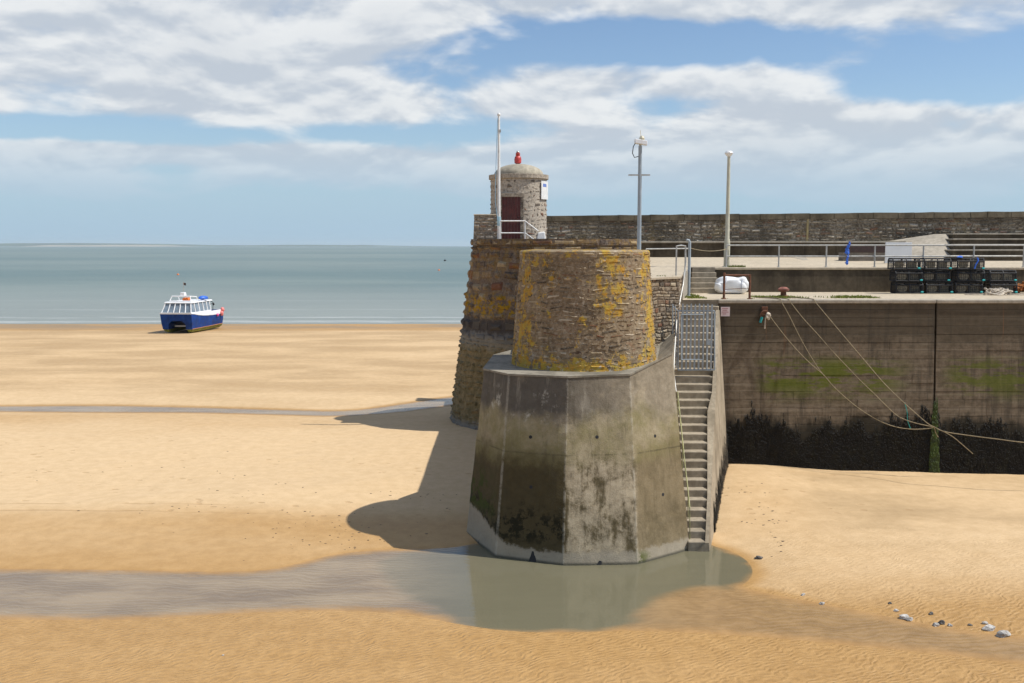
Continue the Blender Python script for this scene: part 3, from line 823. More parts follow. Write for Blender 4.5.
# ================================================================ HARBOUR WALL
hw = thing('harbour_wall', 'long dark concrete quay wall with green algae and a seaweed covered foot', 'wall', (18, 35.3, 0))
JX = at(936, 301, 35.3).x
FX = 7.30
def hwall(x0, x1, mbx):
    # battered face + return
    yb = 34.9
    nx = max(2, int((x1 - x0) / 0.8)); nz_ = 8
    rw_ = random.Random(int(x0 * 10))
    z_ = -1.2
    while z_ < QZ - 0.15:
        z2_ = min(z_ + 0.29, QZ - 0.121)
        x_ = x0
        while x_ < x1 - 0.01:
            l_ = rw_.uniform(0.8, 1.1) if z_ < 2.6 else rw_.uniform(2.2, 3.8)
            x2_ = min(x_ + l_, x1)
            if x1 - x2_ < 0.3: x2_ = x1
            o_ = rw_.uniform(0.004, 0.015)
            ya_ = yb + 0.4 * (z_ + 1.2) / 7.2 - o_; yb_ = yb + 0.4 * (z2_ + 1.2) / 7.2 - o_
            g_ = 0.002
            if x_ + g_ < x2_ - g_:
                mbx.hexa([(x_+g_, ya_, z_+g_), (x2_-g_, ya_, z_+g_), (x2_-g_, ya_+0.2, z_+g_), (x_+g_, ya_+0.2, z_+g_)], [(x_+g_, yb_, z2_-g_), (x2_-g_, yb_, z2_-g_), (x2_-g_, yb_+0.2, z2_-g_), (x_+g_, yb_+0.2, z2_-g_)])
            x_ = x2_
        z_ = z2_ if z2_ < QZ - 0.122 else QZ
    b = [(x0, yb, -1.2), (x1, yb, -1.2), (x1, 36.2, -1.2), (x0, 36.2, -1.2)]
    t_ = [(x0, 35.3, QZ - 0.12), (x1, 35.3, QZ - 0.12), (x1, 36.2, QZ - 0.12), (x0, 36.2, QZ - 0.12)]
    mbx.hexa(b, t_)
mb = MB(); hwall(FX, JX - 0.035, mb); mb.build('wall_panel', M['harbour'], hw)
mb = MB(); hwall(JX + 0.035, XR, mb); mb.build('wall_panel', M['harbour'], hw)
mb = MB(); mb.box(JX - 0.033, JX + 0.033, 35.5, 36, -1.2, QZ - 0.15); mb.build('joint', M['black'], hw)
mb = MB()
mb.box(FX - 0.02, JX - 0.012, 35.24, 35.95, QZ - 0.118, QZ + 0.006); mb.box(JX + 0.012, XR, 35.24, 35.95, QZ - 0.118, QZ + 0.006)
mb.build('coping', M['concrete'], hw, bevel=0.025)

# ---- seaweed on the wall foot, flank and joint (uncountable fronds)
def fronds(mb, base_pts, rnd, length, width):
    for (P, Nn, T) in base_pts:
        L = rnd.uniform(*length); w = rnd.uniform(*width)
        sx = rnd.uniform(-0.15, 0.15)
        out = rnd.uniform(0.01, 0.06)
        a = P + Nn * 0.01
        p1 = a + Nn * out + Vector((0, 0, -L * 0.35)) + T * sx * L * 0.5
        p2 = a + Nn * out * rnd.uniform(0.4, 1.0) + Vector((0, 0, -L)) + T * sx * L
        n = [a - T * w / 2, a + T * w / 2, p1 + T * w * 0.7, p1 - T * w * 0.7, p2 + T * w * 0.3, p2 - T * w * 0.3]
        mb.add(n, [(0,1,2,3),(3,2,4,5)])
rnd = random.Random(3)
mb = MB(); pts = []
def ragged(x): return 1.72 + 0.22 * math.sin(x * 0.9 + 1) + 0.18 * math.sin(x * 2.3) + 0.16 * math.sin(x * 5.1 + 2) + 0.12 * math.sin(x * 11.3) + 0.08 * math.sin(x * 23)
while len(pts) < 17000:
    x = rnd.uniform(FX + 0.05, 20.5)
    z = rnd.uniform(-0.1, ragged(x) + 0.10 * rnd.gauss(0, 1))
    if z > ragged(x) - 0.35 and rnd.random() < 0.35: continue
    if rnd.random() < 0.25 * max(0, math.sin(x * 3.1) * math.sin(z * 4 + x)): continue
    y = 34.885 + 0.4 * (z + 1.2) / 7.2
    pts.append((Vector((x, y - 0.005, z)), Vector((0, -1, 0)), Vector((1, 0, 0))))
fronds(mb, pts, rnd, (0.10, 0.26), (0.012, 0.034))
sw = mb.build('wall_seaweed', M['weed'])
tag(sw, 'thick black bladderwrack hanging along the foot of the quay wall', 'seaweed', kind='stuff')

mb = MB(); pts = []
while len(pts) < 420:
    x = JX + rnd.gauss(0, 0.10 + 0.1 * rnd.random()); z = rnd.uniform(0.1, 2.7) ** 1.0
    if abs(x - JX) > 0.05 + 0.14 * (1 - z / 2.8) or rnd.random() < z / 3.6: continue
    y = 34.885 + 0.4 * (z + 1.2) / 7.2
    pts.append((Vector((x, y - 0.02 - 0.05*rnd.random(), z)), Vector((0, -1, 0)), Vector((1, 0, 0))))
fronds(mb, pts, rnd, (0.15, 0.35), (0.012, 0.035))
tag(mb.build('joint_weed', M['weedgreen']), 'green weed growing down the vertical joint of the quay wall', 'seaweed', kind='stuff')

# ================================================================ BASTION (concrete skirt)
bs = thing('concrete_bastion', 'faceted battered concrete skirt around the round stone tower, standing in the tide pool', 'bastion', (2, 28, 0))
BZ = -0.6
basepx = [(466,533.5),(495.6,557),(563,565.8),(637.7,564.6),(690,550)]
toppx = [(483.5,370,4.6),(509,375.5,4.6),(567.5,378,4.6),(630,375.5,4.62)]
base = [gnd(a, b, W) for a, b in basepx]
top = [gnd(a, b, z) for a, b, z in toppx]
c5t = at(672, 354, 26.9)
top.append(c5t)
base += [Vector((5.28, 32.2, W)), Vector((1.0, 33.5, W)), Vector((-0.9, 31.0, W))]
top += [Vector((5.22, 32.2, 5.2)), Vector((1.0, 33.3, 4.75)), Vector((-0.55, 30.6, 4.62))]
# extend down below the sand along the batter
low = [b + (b - t_) * ((W - BZ) / (t_.z - b.z)) for b, t_ in zip(base, top)]
cen = Vector((2.1, 29.2, 4.66))
mb = MB()
def densify(L, k):
    out = []
    for i in range(len(L)):
        a_, b_ = L[i], L[(i + 1) % len(L)]
        for q in range(k): out.append(a_.lerp(b_, q / k))
    return out
base0, top0, low0 = base, top, low
low = densify(low, 8); top = densify(top, 8)
n = len(low)
NV = 22
rings = [[l.lerp(t_, k / NV) for l, t_ in zip(low, top)] for k in range(NV + 1)]
rj = random.Random(4)
for k in range(NV + 1):
    for i in range(n):
        p = rings[k][i]
        o_ = 0.012 * math.sin(p.z * 3.1 + p.x * 2.3) * math.sin(p.x * 4.7 - p.y * 3.9 + p.z) + rj.uniform(-0.005, 0.005)
        if i % 8 == 0: o_ -= rj.uniform(0.0, 0.022)
        d_ = Vector((p.x - 2.1, p.y - 29.2, 0)).normalized()
        if k < NV: rings[k][i] = p + d_ * o_
vs = [p for r_ in rings for p in r_]
fs = []
for k in range(NV):
    for i in range(n):
        j = (i + 1) % n
        fs.append((k*n+i, k*n+j, (k+1)*n+j, (k+1)*n+i))
mb.add(vs, fs)
skirt_faces = list(fs)
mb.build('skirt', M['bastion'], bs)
low, top = low0, top0; n = len(low)
mb = MB()
# rim lip and sloping apron
rim = [p + (Vector((p.x, p.y, 0)) - Vector((cen.x, cen.y, 0))).normalized() * 0.025 for p in top]
inn = [p.lerp(Vector((cen.x, cen.y, p.z)), 0.16) for p in top]
for p in inn: p.z = 4.655 + 0.30 * (p.z - 4.6)
up_ = [p + Vector((0, 0, 0.05)) for p in rim]
vs = rim + up_ + inn + [cen]
fs = []
for i in range(n):
    j = (i + 1) % n
    fs += [(i, j, n+j, n+i), (n+i, n+j, 2*n+j, 2*n+i), (2*n+i, 2*n+j, 3*n)]
mb.add(vs, fs)
mb.build('apron', concrete('apron_concrete', (0.29, 0.26, 0.205), dark=(0.09, 0.08, 0.06), stain=0.6), bs)
# weep holes and notches lie flush in the faces
from mathutils.bvhtree import BVHTree
bvh = BVHTree.FromPolygons([tuple(p) for r_ in rings for p in r_], skirt_faces)
def onface(px, py):
    P, N_, _, _ = bvh.ray_cast(Vector((0, 0, H)), Vector(ray(px, py)).normalized())
    if N_.y > 0: N_ = -N_
    T_ = Vector((0, 0, 1)).cross(N_).normalized()
    return P, N_, T_, N_.cross(T_)
for (px, py) in [(530.5,437),(531,487),(597,437),(655,436),(663,494.5)]:
    P, N_, T_, U_ = onface(px, py)
    mb = MB(); mb.tube([P - N_ * 0.05, P + N_ * 0.004], 0.045, 10); mb.build('weep_hole', M['black'], bs)
for (px, py, w, h) in [(532.5,561,0.10,0.30),(600,563.5,0.09,0.12),(478.5,547,0.03,0.24)]:
    P, N_, T_, U_ = onface(px, py)
    ring = [(-w, 0), (w, 0), (w*0.95, h*0.35), (w*0.55, h*0.7), (w*0.35, h), (-w*0.3, h), (-w*0.6, h*0.6), (-w*0.9, h*0.3)]
    mb = MB(); mb.hexa([P + T_*a + U_*(c-0.05) - N_*0.05 for a, c in ring], [P + T_*a + U_*(c-0.05) + N_*0.004 for a, c in ring]); mb.build('drain_notch', M['black'], bs)

# ================================================================ ROUND TOWER
tw = thing('round_stone_tower', 'squat round rubble stone tower with yellow lichen on top of the concrete skirt', 'tower', (2.0, 28.9, 4.6))
TC = (2.06, 28.55)
mb = MB()
mb.lathe([(2.10,4.4),(2.07,4.7),(1.84,7.70)], (TC[0], TC[1], 0), 64, (0.45,0.3,0.3))
s, rm = cone_surf(TC[0], TC[1], 2.085, 4.55, 1.835, 7.78, R(-210))
stones(mb, s, 0, rm * R(280), 4.56, 7.74, (0.06, 0.17), (0.10, 0.50), gap=0.016, prot=(0.002, 0.022), seed=5, jit=1.0, wav=0.25, core=0.024)
mb.build('tower_wall', M['tower'], tw)
mb = MB()
s2, rm2 = cone_surf(TC[0], TC[1], 1.835, 7.7, 1.82, 7.9, 0)
mb.lathe([(1.5,7.5),(1.845,7.70),(1.845,7.84),(1.80,7.88),(1.42,7.90),(1.40,7.45)], (TC[0], TC[1], 0), 64, (0.55,0.3,0.3))
stones(mb, s2, 0, rm2 * 2 * math.pi, 7.70, 7.87, (0.10, 0.2), (0.3, 0.6), gap=0.02, prot=(0.01, 0.045), seed=9, jit=0.5)
mb.build('coping', M['tower'], tw)
mb = MB(); mb.lathe([(0.0,7.46),(1.42,7.46)], (TC[0], TC[1], 0), 48); mb.build('tower_floor', M['deck'], tw)

# ================================================================ PIER WALLS BEHIND TOWER
pw = thing('pier_side_wall', 'reddish rubble retaining wall between the round tower and the stair handrail', 'wall', (4.5, 31.5, 0))
mb = MB()
# solid core of the pier (kept 30 mm behind the stonework)
core_b = [(1.5,30.4),(3.2,30.46),(5.405,32.435),(5.965,35.34),(7.28,41.2),(7.28,52),(1.5,52)]
mb.hexa([(x, y, -1) for x, y in core_b], [(x, y, 6.9) for x, y in core_b], (0.3,0.3,0.3))
for A, B, sd in (((3.2,30.45),(5.42,32.42),21), ((5.42,32.42),(5.98,35.33),22)):
    s, L = plane_surf(A, B)
    stones(mb, s, 0, L, 3.0, prom_z(A[1]) - 0.02, (0.08, 0.17), (0.14, 0.4), gap=0.010, prot=(0.001, 0.010), seed=sd, jit=0.4, wav=0.22, core=0.006)
mb.build('wall', M['rubble'], pw)
mb = MB()
for A, B in (((3.2,30.45),(5.44,32.40)), ((5.44,32.40),(6.0,35.33))):
    s, L = plane_surf(A, B)
    P0, N0 = s(0, 0); P1, N1 = s(L, 0)
    za, zb = prom_z(A[1]), prom_z(B[1])
    b_ = [P0 + N0*0.03, P1 + N0*0.03, P1 - N0*0.3, P0 - N0*0.3]
    mb.hexa([(p.x, p.y, (za if i in (0,3) else zb) - 0.05) for i, p in enumerate(b_)], [(p.x, p.y, (za if i in (0,3) else zb) + 0.012) for i, p in enumerate(b_)])
mb.build('coping', M['deck'], pw)

# landing cheek wall (lit, facing the steps)
cw = thing('landing_cheek_wall', 'small sunlit cheek wall left of the short upper steps', 'wall', (6.6, 38.2, QZ))
mb = MB()
A = Vector((5.99, 35.36, 0)); B = Vector((7.33, 41.36, 0))
d = (B - A).normalized(); nn = Vector((d.y, -d.x, 0))
b_ = [A, A + nn*0.05, B + nn*0.05, B]
mb.hexa([(p.x, p.y, QZ - 0.5) for p in b_], [(p.x, p.y, 7.02 + 0.015*(p.y-35.3)) for p in b_])
mb.build('cheek', M['concrete'], cw)

# ================================================================ STAIRCASE TO THE SAND
st = thing('harbour_staircase', 'narrow concrete staircase climbing from the sand beside the bastion', 'stairs', (5.5, 28, 0))
NS = 30; Y0, Y1 = 26.15, 35.33; Z0 = -0.1
rise = (QZ - Z0) / NS; tread = (Y1 - Y0) / (NS - 1)
def xl(y): return 4.77 + (y - 26.2) * 0.0895 - 0.05
def xr(y): return 5.25 + (y - 26.2) * 0.2265
rnd = random.Random(12)
for i in range(NS):
    ya = Y0 + i * tread; yb = ya + tread + 0.10
    zt = Z0 + rise * (i + 1)
    if i == NS - 1: yb = ya + 0.6
    mb = MB()
    e = rnd.uniform(-0.012, 0.012)
    zb = zt - rise * 1.9
    nos = 0.0
    xs_r = (lambda y: 5.25 + (y - 26.2) * 0.183) if ya < 30.75 else xr
    b_ = [(xl(ya), ya+0.02, zb), (xs_r(ya), ya+0.02, zb), (xs_r(yb), yb, zb), (xl(yb), yb, zb)]
    t_ = [(xl(ya), ya + e, zt), (xs_r(ya), ya + e, zt + rnd.uniform(-0.01, 0.006)), (xs_r(yb), yb, zt), (xl(yb), yb, zt)]
    mb.hexa(b_, t_)
    mb.build('step', M['step'], st, bevel=0.025)
# flank
mb = MB()
ring_t = []; ring_b = []
for k in range(13):
    y = Y0 - 0.02 + (34.86 - Y0) * k / 12
    i = min(NS, max(0, (y - Y0) / tread + 1))
    zt = Z0 + rise * i - 0.005
    ring_t.append(Vector((xr(y) + 0.035, y, zt)))
    ring_b.append(Vector((xr(y) + 0.05 + 0.072 * (zt + 0.9), y - 0.02, -0.9)))
vs = []
for k in range(13):
    tt, bb = ring_t[k], ring_b[k]
    inner = Vector((min(tt.x - 0.10, 5.25 + (tt.y - 26.2) * 0.183 - 0.01) if tt.y < 30.8 else tt.x - 0.12, tt.y, tt.z - 0.004))
    vs += [inner, tt, tt.lerp(bb, 0.5), bb, Vector((xl(tt.y), tt.y, -0.9)), Vector((xl(tt.y), tt.y, tt.z - 0.45))]
fs = []
for k in range(12):
    for q in range(3):
        fs.append((k*6+q, k*6+q+1, (k+1)*6+q+1, (k+1)*6+q))
fs.append((0, 5, 4, 3, 2, 1))
mb.add(vs, fs)
mb.build('flank_wall', concrete('flank_concrete', (0.37, 0.31, 0.225), dark=(0.12, 0.095, 0.06), stain=0.5), st)
# seaweed on flank
mb = MB(); pts = []
rnd = random.Random(31)
while len(pts) < 1800:
    k = rnd.uniform(2.2, 12); k0 = int(min(k, 11)); fr = k - k0
    tt = ring_t[k0].lerp(ring_t[k0+1], fr); bb = ring_b[k0].lerp(ring_b[k0+1], fr)
    zmax = 0.25 + 1.25 * (k / 12) + 0.25 * math.sin(k * 5)
    z = rnd.uniform(-0.1, max(0, zmax))
    f_ = (z - bb.z) / (tt.z - bb.z)
    P = bb.lerp(tt, f_)
    pts.append((P, Vector((0.97, -0.23, 0)), Vector((0.23, 0.97, 0))))
fronds(mb, pts, rnd, (0.15, 0.4), (0.012, 0.04))
tag(mb.build('flank_seaweed', M['weed']), 'dark seaweed on the low edge of the stair flank', 'seaweed', kind='stuff')

# stair handrails
hr = thing('stair_handrail', 'pale tubular handrail curving from the promenade down past the gate', 'handrail', (5.4, 33, 7))
mb = MB()
top_l = at(676.5, 246, 33.2); top_r = at(685.5, 246, 34.2)
zf = prom_z(33.3)
mb.tube([Vector((top_l.x, 33.2, zf)), top_l, (top_l + top_r) / 2 + Vector((0, 0, 0.02)), top_r, at(685.8, 262, 34.2), at(683, 285, 33.8), at(679, 305, 33.0), at(676.5, 322, 32.3), at(674.5, 350, 31.4), at(673.5, 372, 30.6), at(676, 392, 29.9)], 0.026, 8)
mb.build('rail', M['galv'], hr, smooth=True)
mb = MB(); mb.tube([Vector((top_r.x, 34.2, prom_z(34.2) - 0.05)), top_r], 0.026, 8); mb.build('post', M['galv'], hr, smooth=True)

hr2 = thing('lower_stair_handrail', 'thin algae stained handrail on the bastion side of the lower steps', 'handrail', (5, 28, 2))
mb = MB()
def railpt(px, py):
    # on the left edge of the flight
    for yy in np.arange(26.2, 33, 0.02):
        P = at(px, py, yy)
        i = (yy - Y0) / tread + 1
        if P.z <= Z0 + rise * i + 0.72: return P
    return P
prs = [(677.7,392),(680,415),(682.5,440),(685,465),(688,490),(689.8,508)]
P = [railpt(a, b) for a, b in prs]
mb.tube(P, 0.018, 8); mb.build('rail', M['yellow'], hr2, smooth=True)
for k in (0, 2, 4, 5):
    mb = MB(); q = P[k]; i = int((q.y - Y0) / tread) + 1
    mb.tube([q, Vector((q.x + 0.02, q.y + 0.02, Z0 + rise * i))], 0.014, 6); mb.build('post', M['yellow'], hr2)

# ================================================================ GATE
GY = 31.85
gt = thing('steel_gate', 'blue grey steel picket gate closing the staircase', 'gate', at(696, 370, GY))
def gp(px, py, dy=0): p = at(px, py, GY); return Vector((p.x, GY + dy, p.z))
mb = MB()
fr_ = [(678,311),(714.5,311),(714.5,370),(678,370)]
for i in range(4):
    mb.tube([gp(*fr_[i]), gp(*fr_[(i+1) % 4])], 0.028, 6)
mb.build('frame', M['bluegrey'], gt)
mb = MB()
fr_ = [(681,314.5),(703,314.5),(703,359.5),(681,359.5)]
for i in range(4):
    mb.tube([gp(*fr_[i], -0.03), gp(*fr_[(i+1) % 4], -0.03)], 0.022, 6)
mb.tube([gp(706.5,312,-0.03), gp(706.5,369,-0.03)], 0.022, 6)
mb.build('inner_frame', M['bluegrey'], gt)
for k in range(8):
    x = 681.7 + k * 4.15
    mb = MB(); a = gp(x, 369, -0.02); b_ = gp(x, 303 + (k % 2) * 0.6, -0.02)
    mb.box(a.x - 0.03, a.x + 0.03, GY - 0.035, GY - 0.015, a.z, b_.z - 0.06)
    mb.add([(a.x-0.022, GY-0.035, b_.z-0.06),(a.x+0.022, GY-0.035, b_.z-0.06),(a.x+0.022, GY-0.015, b_.z-0.06),(a.x-0.022, GY-0.015, b_.z-0.06),(a.x, GY-0.025, b_.z)], [(0,1,4),(1,2,4),(2,3,4),(3,0,4)])
    mb.build('picket', M['bluegrey'], gt)
mb = MB(); mb.tube([gp(672.6,304), gp(672.6,345)], 0.024, 6); mb.tube([gp(675.2,306), gp(676.2,368)], 0.02, 6)
mb.tube([gp(672.6,306), gp(678,311)], 0.018, 6); mb.tube([gp(672.6,343), gp(678,345)], 0.018, 6)
mb.build('hinge_post', M['bluegrey'], gt)
mb = MB(); a = gp(708, 342); mb.box(a.x-0.06, a.x+0.06, GY-0.07, GY-0.03, a.z-0.09, a.z+0.09); mb.build('lock', M['bluegrey'], gt)

# ================================================================ RETAINING WALL + UPPER STEPS
rw = thing('retaining_wall', 'low dark concrete wall between the quay and the promenade railing', 'wall', (20, 41.4, QZ))
RX0 = at(715, 280, 41.4).x
mb = MB(); mb.hexa([(RX0,41.33,QZ-0.3),(XR,41.33,QZ-0.3),(XR,41.8,QZ-0.3),(RX0,41.8,QZ-0.3)], [(RX0,41.42,7.02),(XR,41.42,7.02),(XR,41.8,7.02),(RX0,41.8,7.02)])
mb.build('wall', M['dark_concrete'], rw, bevel=0.01)
mb = MB(); mb.box(RX0 - 0.02, XR, 41.38, 41.80, 7.018, 7.125); mb.build('coping', M['deck'], rw, bevel=0.03)

us = thing('upper_steps', 'five short concrete steps from quay landing up to the promenade', 'steps', (7.9, 40.5, QZ))
for i in range(5):
    ya = 40.35 + i * 0.26
    mb = MB()
    z1 = QZ + (i + 1) * 0.205
    mb.box(7.2 + 0.06 * i, RX0 - 0.004, ya, ya + 0.40 if i < 4 else 41.9, z1 - 0.30, z1)
    mb.build('step', M['step'], us, bevel=0.02)

# ================================================================ PIER HEAD
ph = thing('pier_head', 'massive battered rounded pier head of dark coursed blocks, weedy below', 'pier', (2, 46, 0))
PC = (2.0, 46.0); PR0, PR1, PZ = 4.85, 3.78, 8.05
mb = MB()
mb.lathe([(PR0+0.12,-1.0),(PR0, 0.0),(PR1, PZ)], (PC[0], PC[1], 0), 72, (0.42,0.3,0.3))
s, rm = cone_surf(PC[0], PC[1], PR0, 0.0, PR1, PZ, R(150))
arc = rm * R(200)
stones(mb, s, 0, arc, -0.4, 3.9, (0.18, 0.34), (0.25, 0.7), gap=0.03, prot=(0.02, 0.10), seed=41, jit=0.7, wav=0.12)
stones(mb, s, 0, arc, 3.9, PZ - 0.02, (0.36, 0.52), (0.45, 1.0), gap=0.03, prot=(0.03, 0.12), seed=42, jit=0.45, wav=0.05)
mb.build('masonry', M['head'], ph)
mb = MB()
mb.lathe([(PR1-0.5,PZ-0.1),(PR1+0.10,PZ-0.02),(PR1+0.10,PZ+0.25),(0.0,PZ+0.27)], (PC[0], PC[1], 0), 64, (0.2,0.3,0.3))
s, rm = cone_surf(PC[0], PC[1], PR1+0.11, PZ, PR1+0.08, PZ+0.25, R(150))
stones(mb, s, 0, rm*R(220), PZ-0.02, PZ+0.24, (0.24, 0.26), (0.6, 1.1), gap=0.03, prot=(0.01, 0.05), seed=44, jit=0.3)
mb.build('coping', M['head'], ph)
HZ = PZ + 0.27

# parapet at the left edge
pp = thing('stone_parapet', 'short rubble stone parapet at the seaward edge beside the flagpole', 'parapet', at(486, 240, 44.8))
mb = MB()
A0 = at(473, 240, 44.4); A1 = at(499.5, 240, 44.4); pz1 = at(486, 215.5, 44.4).z
mb.hexa([(A0.x, 44.43, HZ-0.3),(A1.x, 44.43, HZ-0.3),(A1.x, 45.3, HZ-0.3),(A0.x+0.1, 45.3, HZ-0.3)], [(A0.x+0.06, 44.45, pz1),(A1.x, 44.45, pz1),(A1.x, 45.3, pz1),(A0.x+0.16, 45.3, pz1)], (0.5,0.3,0.3))
s, L = plane_surf((A0.x, 44.42), (A1.x, 44.42), 0.0)
stones(mb, s, 0.03, L, HZ - 0.2, pz1, (0.10, 0.2), (0.16, 0.45), gap=0.015, prot=(0.01, 0.04), seed=51, jit=0.5)
s, L = plane_surf((A1.x, 44.42), (A1.x, 45.3), 0.0)
stones(mb, s, 0.0, L, HZ - 0.2, pz1, (0.10, 0.2), (0.16, 0.45), gap=0.015, prot=(0.01, 0.03), seed=52, jit=0.5)
mb.build('wall', M['hut'], pp)
mb = MB(); mb.box(A0.x+0.03, A1.x+0.03, 44.40, 45.33, pz1, pz1 + 0.06); mb.build('coping', M['deck'], pp, bevel=0.02)

# ================================================================ LOOKOUT HUT
HC = (at(518.7, 210, 46).x, 46.0)
HR = 1.27
hz0, hz1 = HZ - 0.05, at(518, 180, 46).z
lk = thing('lookout_hut', 'small round stone lookout hut with a shallow dome and maroon door', 'hut', (HC[0], HC[1], HZ))
dl, dr = at(501.8, 200, 44.8).x, at(520.5, 200, 44.8).x
dz = at(510, 197, 44.8).z
mb = MB()
mb.lathe([(HR, hz0), (HR, hz1)], (HC[0], HC[1], 0), 64, (0.85,0.3,0.3))
s, rm = cone_surf(HC[0], HC[1], HR, hz0, HR - 0.001, hz1, R(-200))
def skipdoor(u0_, u1_, v0_, v1_):
    P, _ = s((u0_ + u1_) / 2, v0_)
    P0_, _ = s(u0_, v0_); P1_, _ = s(u1_, v0_)
    return P.y < HC[1] and P1_.x > dl - 0.02 and P0_.x < dr + 0.02 and v0_ < dz + 0.15
stones(mb, s, 0, rm * R(250), hz0, hz1, (0.12, 0.28), (0.12, 0.42), gap=0.03, prot=(0.006, 0.032), seed=61, jit=0.9, skip=skipdoor, wav=0.2, core=0.02)
mb.build('wall', M['hut'], lk)
mb = MB()
# cornice and dome
cz0, cz1 = hz1, at(518, 175.5, 46).z
mb.lathe([(HR, cz0 - 0.02), (HR + 0.09, cz0 + 0.02), (HR + 0.09, cz1), (HR - 0.1, cz1 + 0.02)], (HC[0], HC[1], 0), 48, (0.7,0.3,0.3))
mb.build('cornice', M['hut'], lk)
mb = MB()
zt = at(518, 164.5, 46).z
prof = [(1.12 * math.cos(a), cz1 + 0.02 + (zt - cz1) * math.sin(a)) for a in np.linspace(0, math.pi/2 - 0.02, 12)] + [(0, zt + 0.02)]
mb.lathe(prof, (HC[0], HC[1], 0), 48)
mb.build('dome', concrete('dome_render', (0.40, 0.36, 0.28), stain=0.35), lk, smooth=True)
# door
def frontY(x): return HC[1] - math.sqrt(max(0, HR ** 2 - (x - HC[0]) ** 2))
dy = frontY((dl + dr) / 2 - 0.35) - 0.02
dy = min(frontY(dl), frontY(dr), frontY((dl+dr)/2)) - 0.02
mb = MB()
npl = 6
for k in range(npl):
    xa = dl + (dr - dl) * k / npl; xb = dl + (dr - dl) * (k + 1) / npl
    mb.box(xa + 0.004, xb - 0.004, dy, dy + 0.35, HZ, dz)
door = mb.build('door', M['maroon'], lk)
mb = MB(); mb.blob((dr - 0.1, dy - 0.02, HZ + 0.95), (0.03, 0.03, 0.03), 1, 0.0, 1); mb.build('handle', M['black'], door)
mb = MB()
mb.box(dl - 0.16, dr + 0.16, dy - 0.035, dy + 0.4, dz, dz + 0.17, (0.6,0.2,0.2))
mb.build('lintel', M['hut'], lk, bevel=0.01)
for xa, xb in ((dl - 0.13, dl), (dr, dr + 0.13)):
    mb = MB(); z = HZ; k = 0
    while z < dz - 0.01:
        h_ = min(0.32, dz - z)
        mb.box(xa, xb, dy - 0.02 - 0.008 * (k % 2), dy + 0.45, z + 0.006, z + h_, (random.random(), 0.2, 0.2)); z += h_; k += 1
    mb.build('door_jamb', M['hut'], lk)
# white notice on the right curve
mb = MB()
za, zb = at(545, 200, 46).z, at(545, 182, 46).z
a0_, a1_ = R(-41), R(-4)
mb.lathe([(HR + 0.045, za), (HR + 0.065, za), (HR + 0.065, zb), (HR + 0.045, zb)], (HC[0], HC[1], 0), 10, a0=a0_, a1=a1_)
notice = mb.build('notice', M['white'], lk)
mb = MB(); mb.lathe([(HR + 0.067, zb - 0.26), (HR + 0.070, zb - 0.26), (HR + 0.070, zb - 0.12), (HR + 0.067, zb - 0.12)], (HC[0], HC[1], 0), 4, a0=R(-36), a1=R(-22))
mb.build('emblem', M['signblue'], notice)
# red lantern
mb = MB()
zl = zt
mb.lathe([(0.10, zl - 0.03), (0.10, zl + 0.04), (0.15, zl + 0.06), (0.165, zl + 0.22), (0.14, zl + 0.34), (0.09, zl + 0.38), (0.10, zl + 0.40), (0.10, zl + 0.50), (0.05, zl + 0.55), (0.0, zl + 0.56)], (HC[0] - 0.04, HC[1], 0), 20)
lan = mb.build('lantern', M['red'], lk, smooth=True)
mb = MB(); mb.lathe([(0.085, zl + 0.551), (0.05, zl + 0.60), (0.0, zl + 0.62)], (HC[0] - 0.04, HC[1], 0), 14); mb.build('cap', M['galv'], lan)
# whitewashed block
wb = thing('whitewashed_kerb_stone', 'small white painted block at the right foot of the hut', 'block', at(541, 240, 45.2))
mb = MB(); p = at(541, 243, 45.2)
mb.hexa([(p.x-0.22,44.95,HZ-0.15),(p.x+0.22,44.95,HZ-0.15),(p.x+0.22,45.4,HZ-0.15),(p.x-0.22,45.4,HZ-0.15)], [(p.x-0.16,45.0,HZ+0.28),(p.x+0.17,45.0,HZ+0.32),(p.x+0.17,45.35,HZ+0.32),(p.x-0.16,45.35,HZ+0.28)])
mb.build('block', M['white'], wb, bevel=0.05)

# handrail in front of door
fr = thing('white_handrail', 'white two bar handrail in front of the maroon hut door', 'handrail', at(513, 240, 43.6))
yy = 43.55
a = at(500.5, 221, yy); b_ = at(525, 221, yy); c_ = at(538, 231, yy); e_ = at(540, 240, yy)
mb = MB(); mb.tube([a, b_, c_], 0.03, 8); mb.build('rail', M['white'], fr, smooth=True)
a2 = at(500.5, 233, yy); b2 = at(525, 233, yy); c2 = at(534, 239.5, yy)
mb = MB(); mb.tube([a2, b2, c2], 0.028, 8); mb.build('rail', M['white'], fr, smooth=True)
for q in (a, b_):
    mb = MB(); mb.tube([Vector((q.x, yy, HZ - 0.2)), q + Vector((0, 0, 0.02))], 0.03, 8); mb.build('post', M['white'], fr, smooth=True)

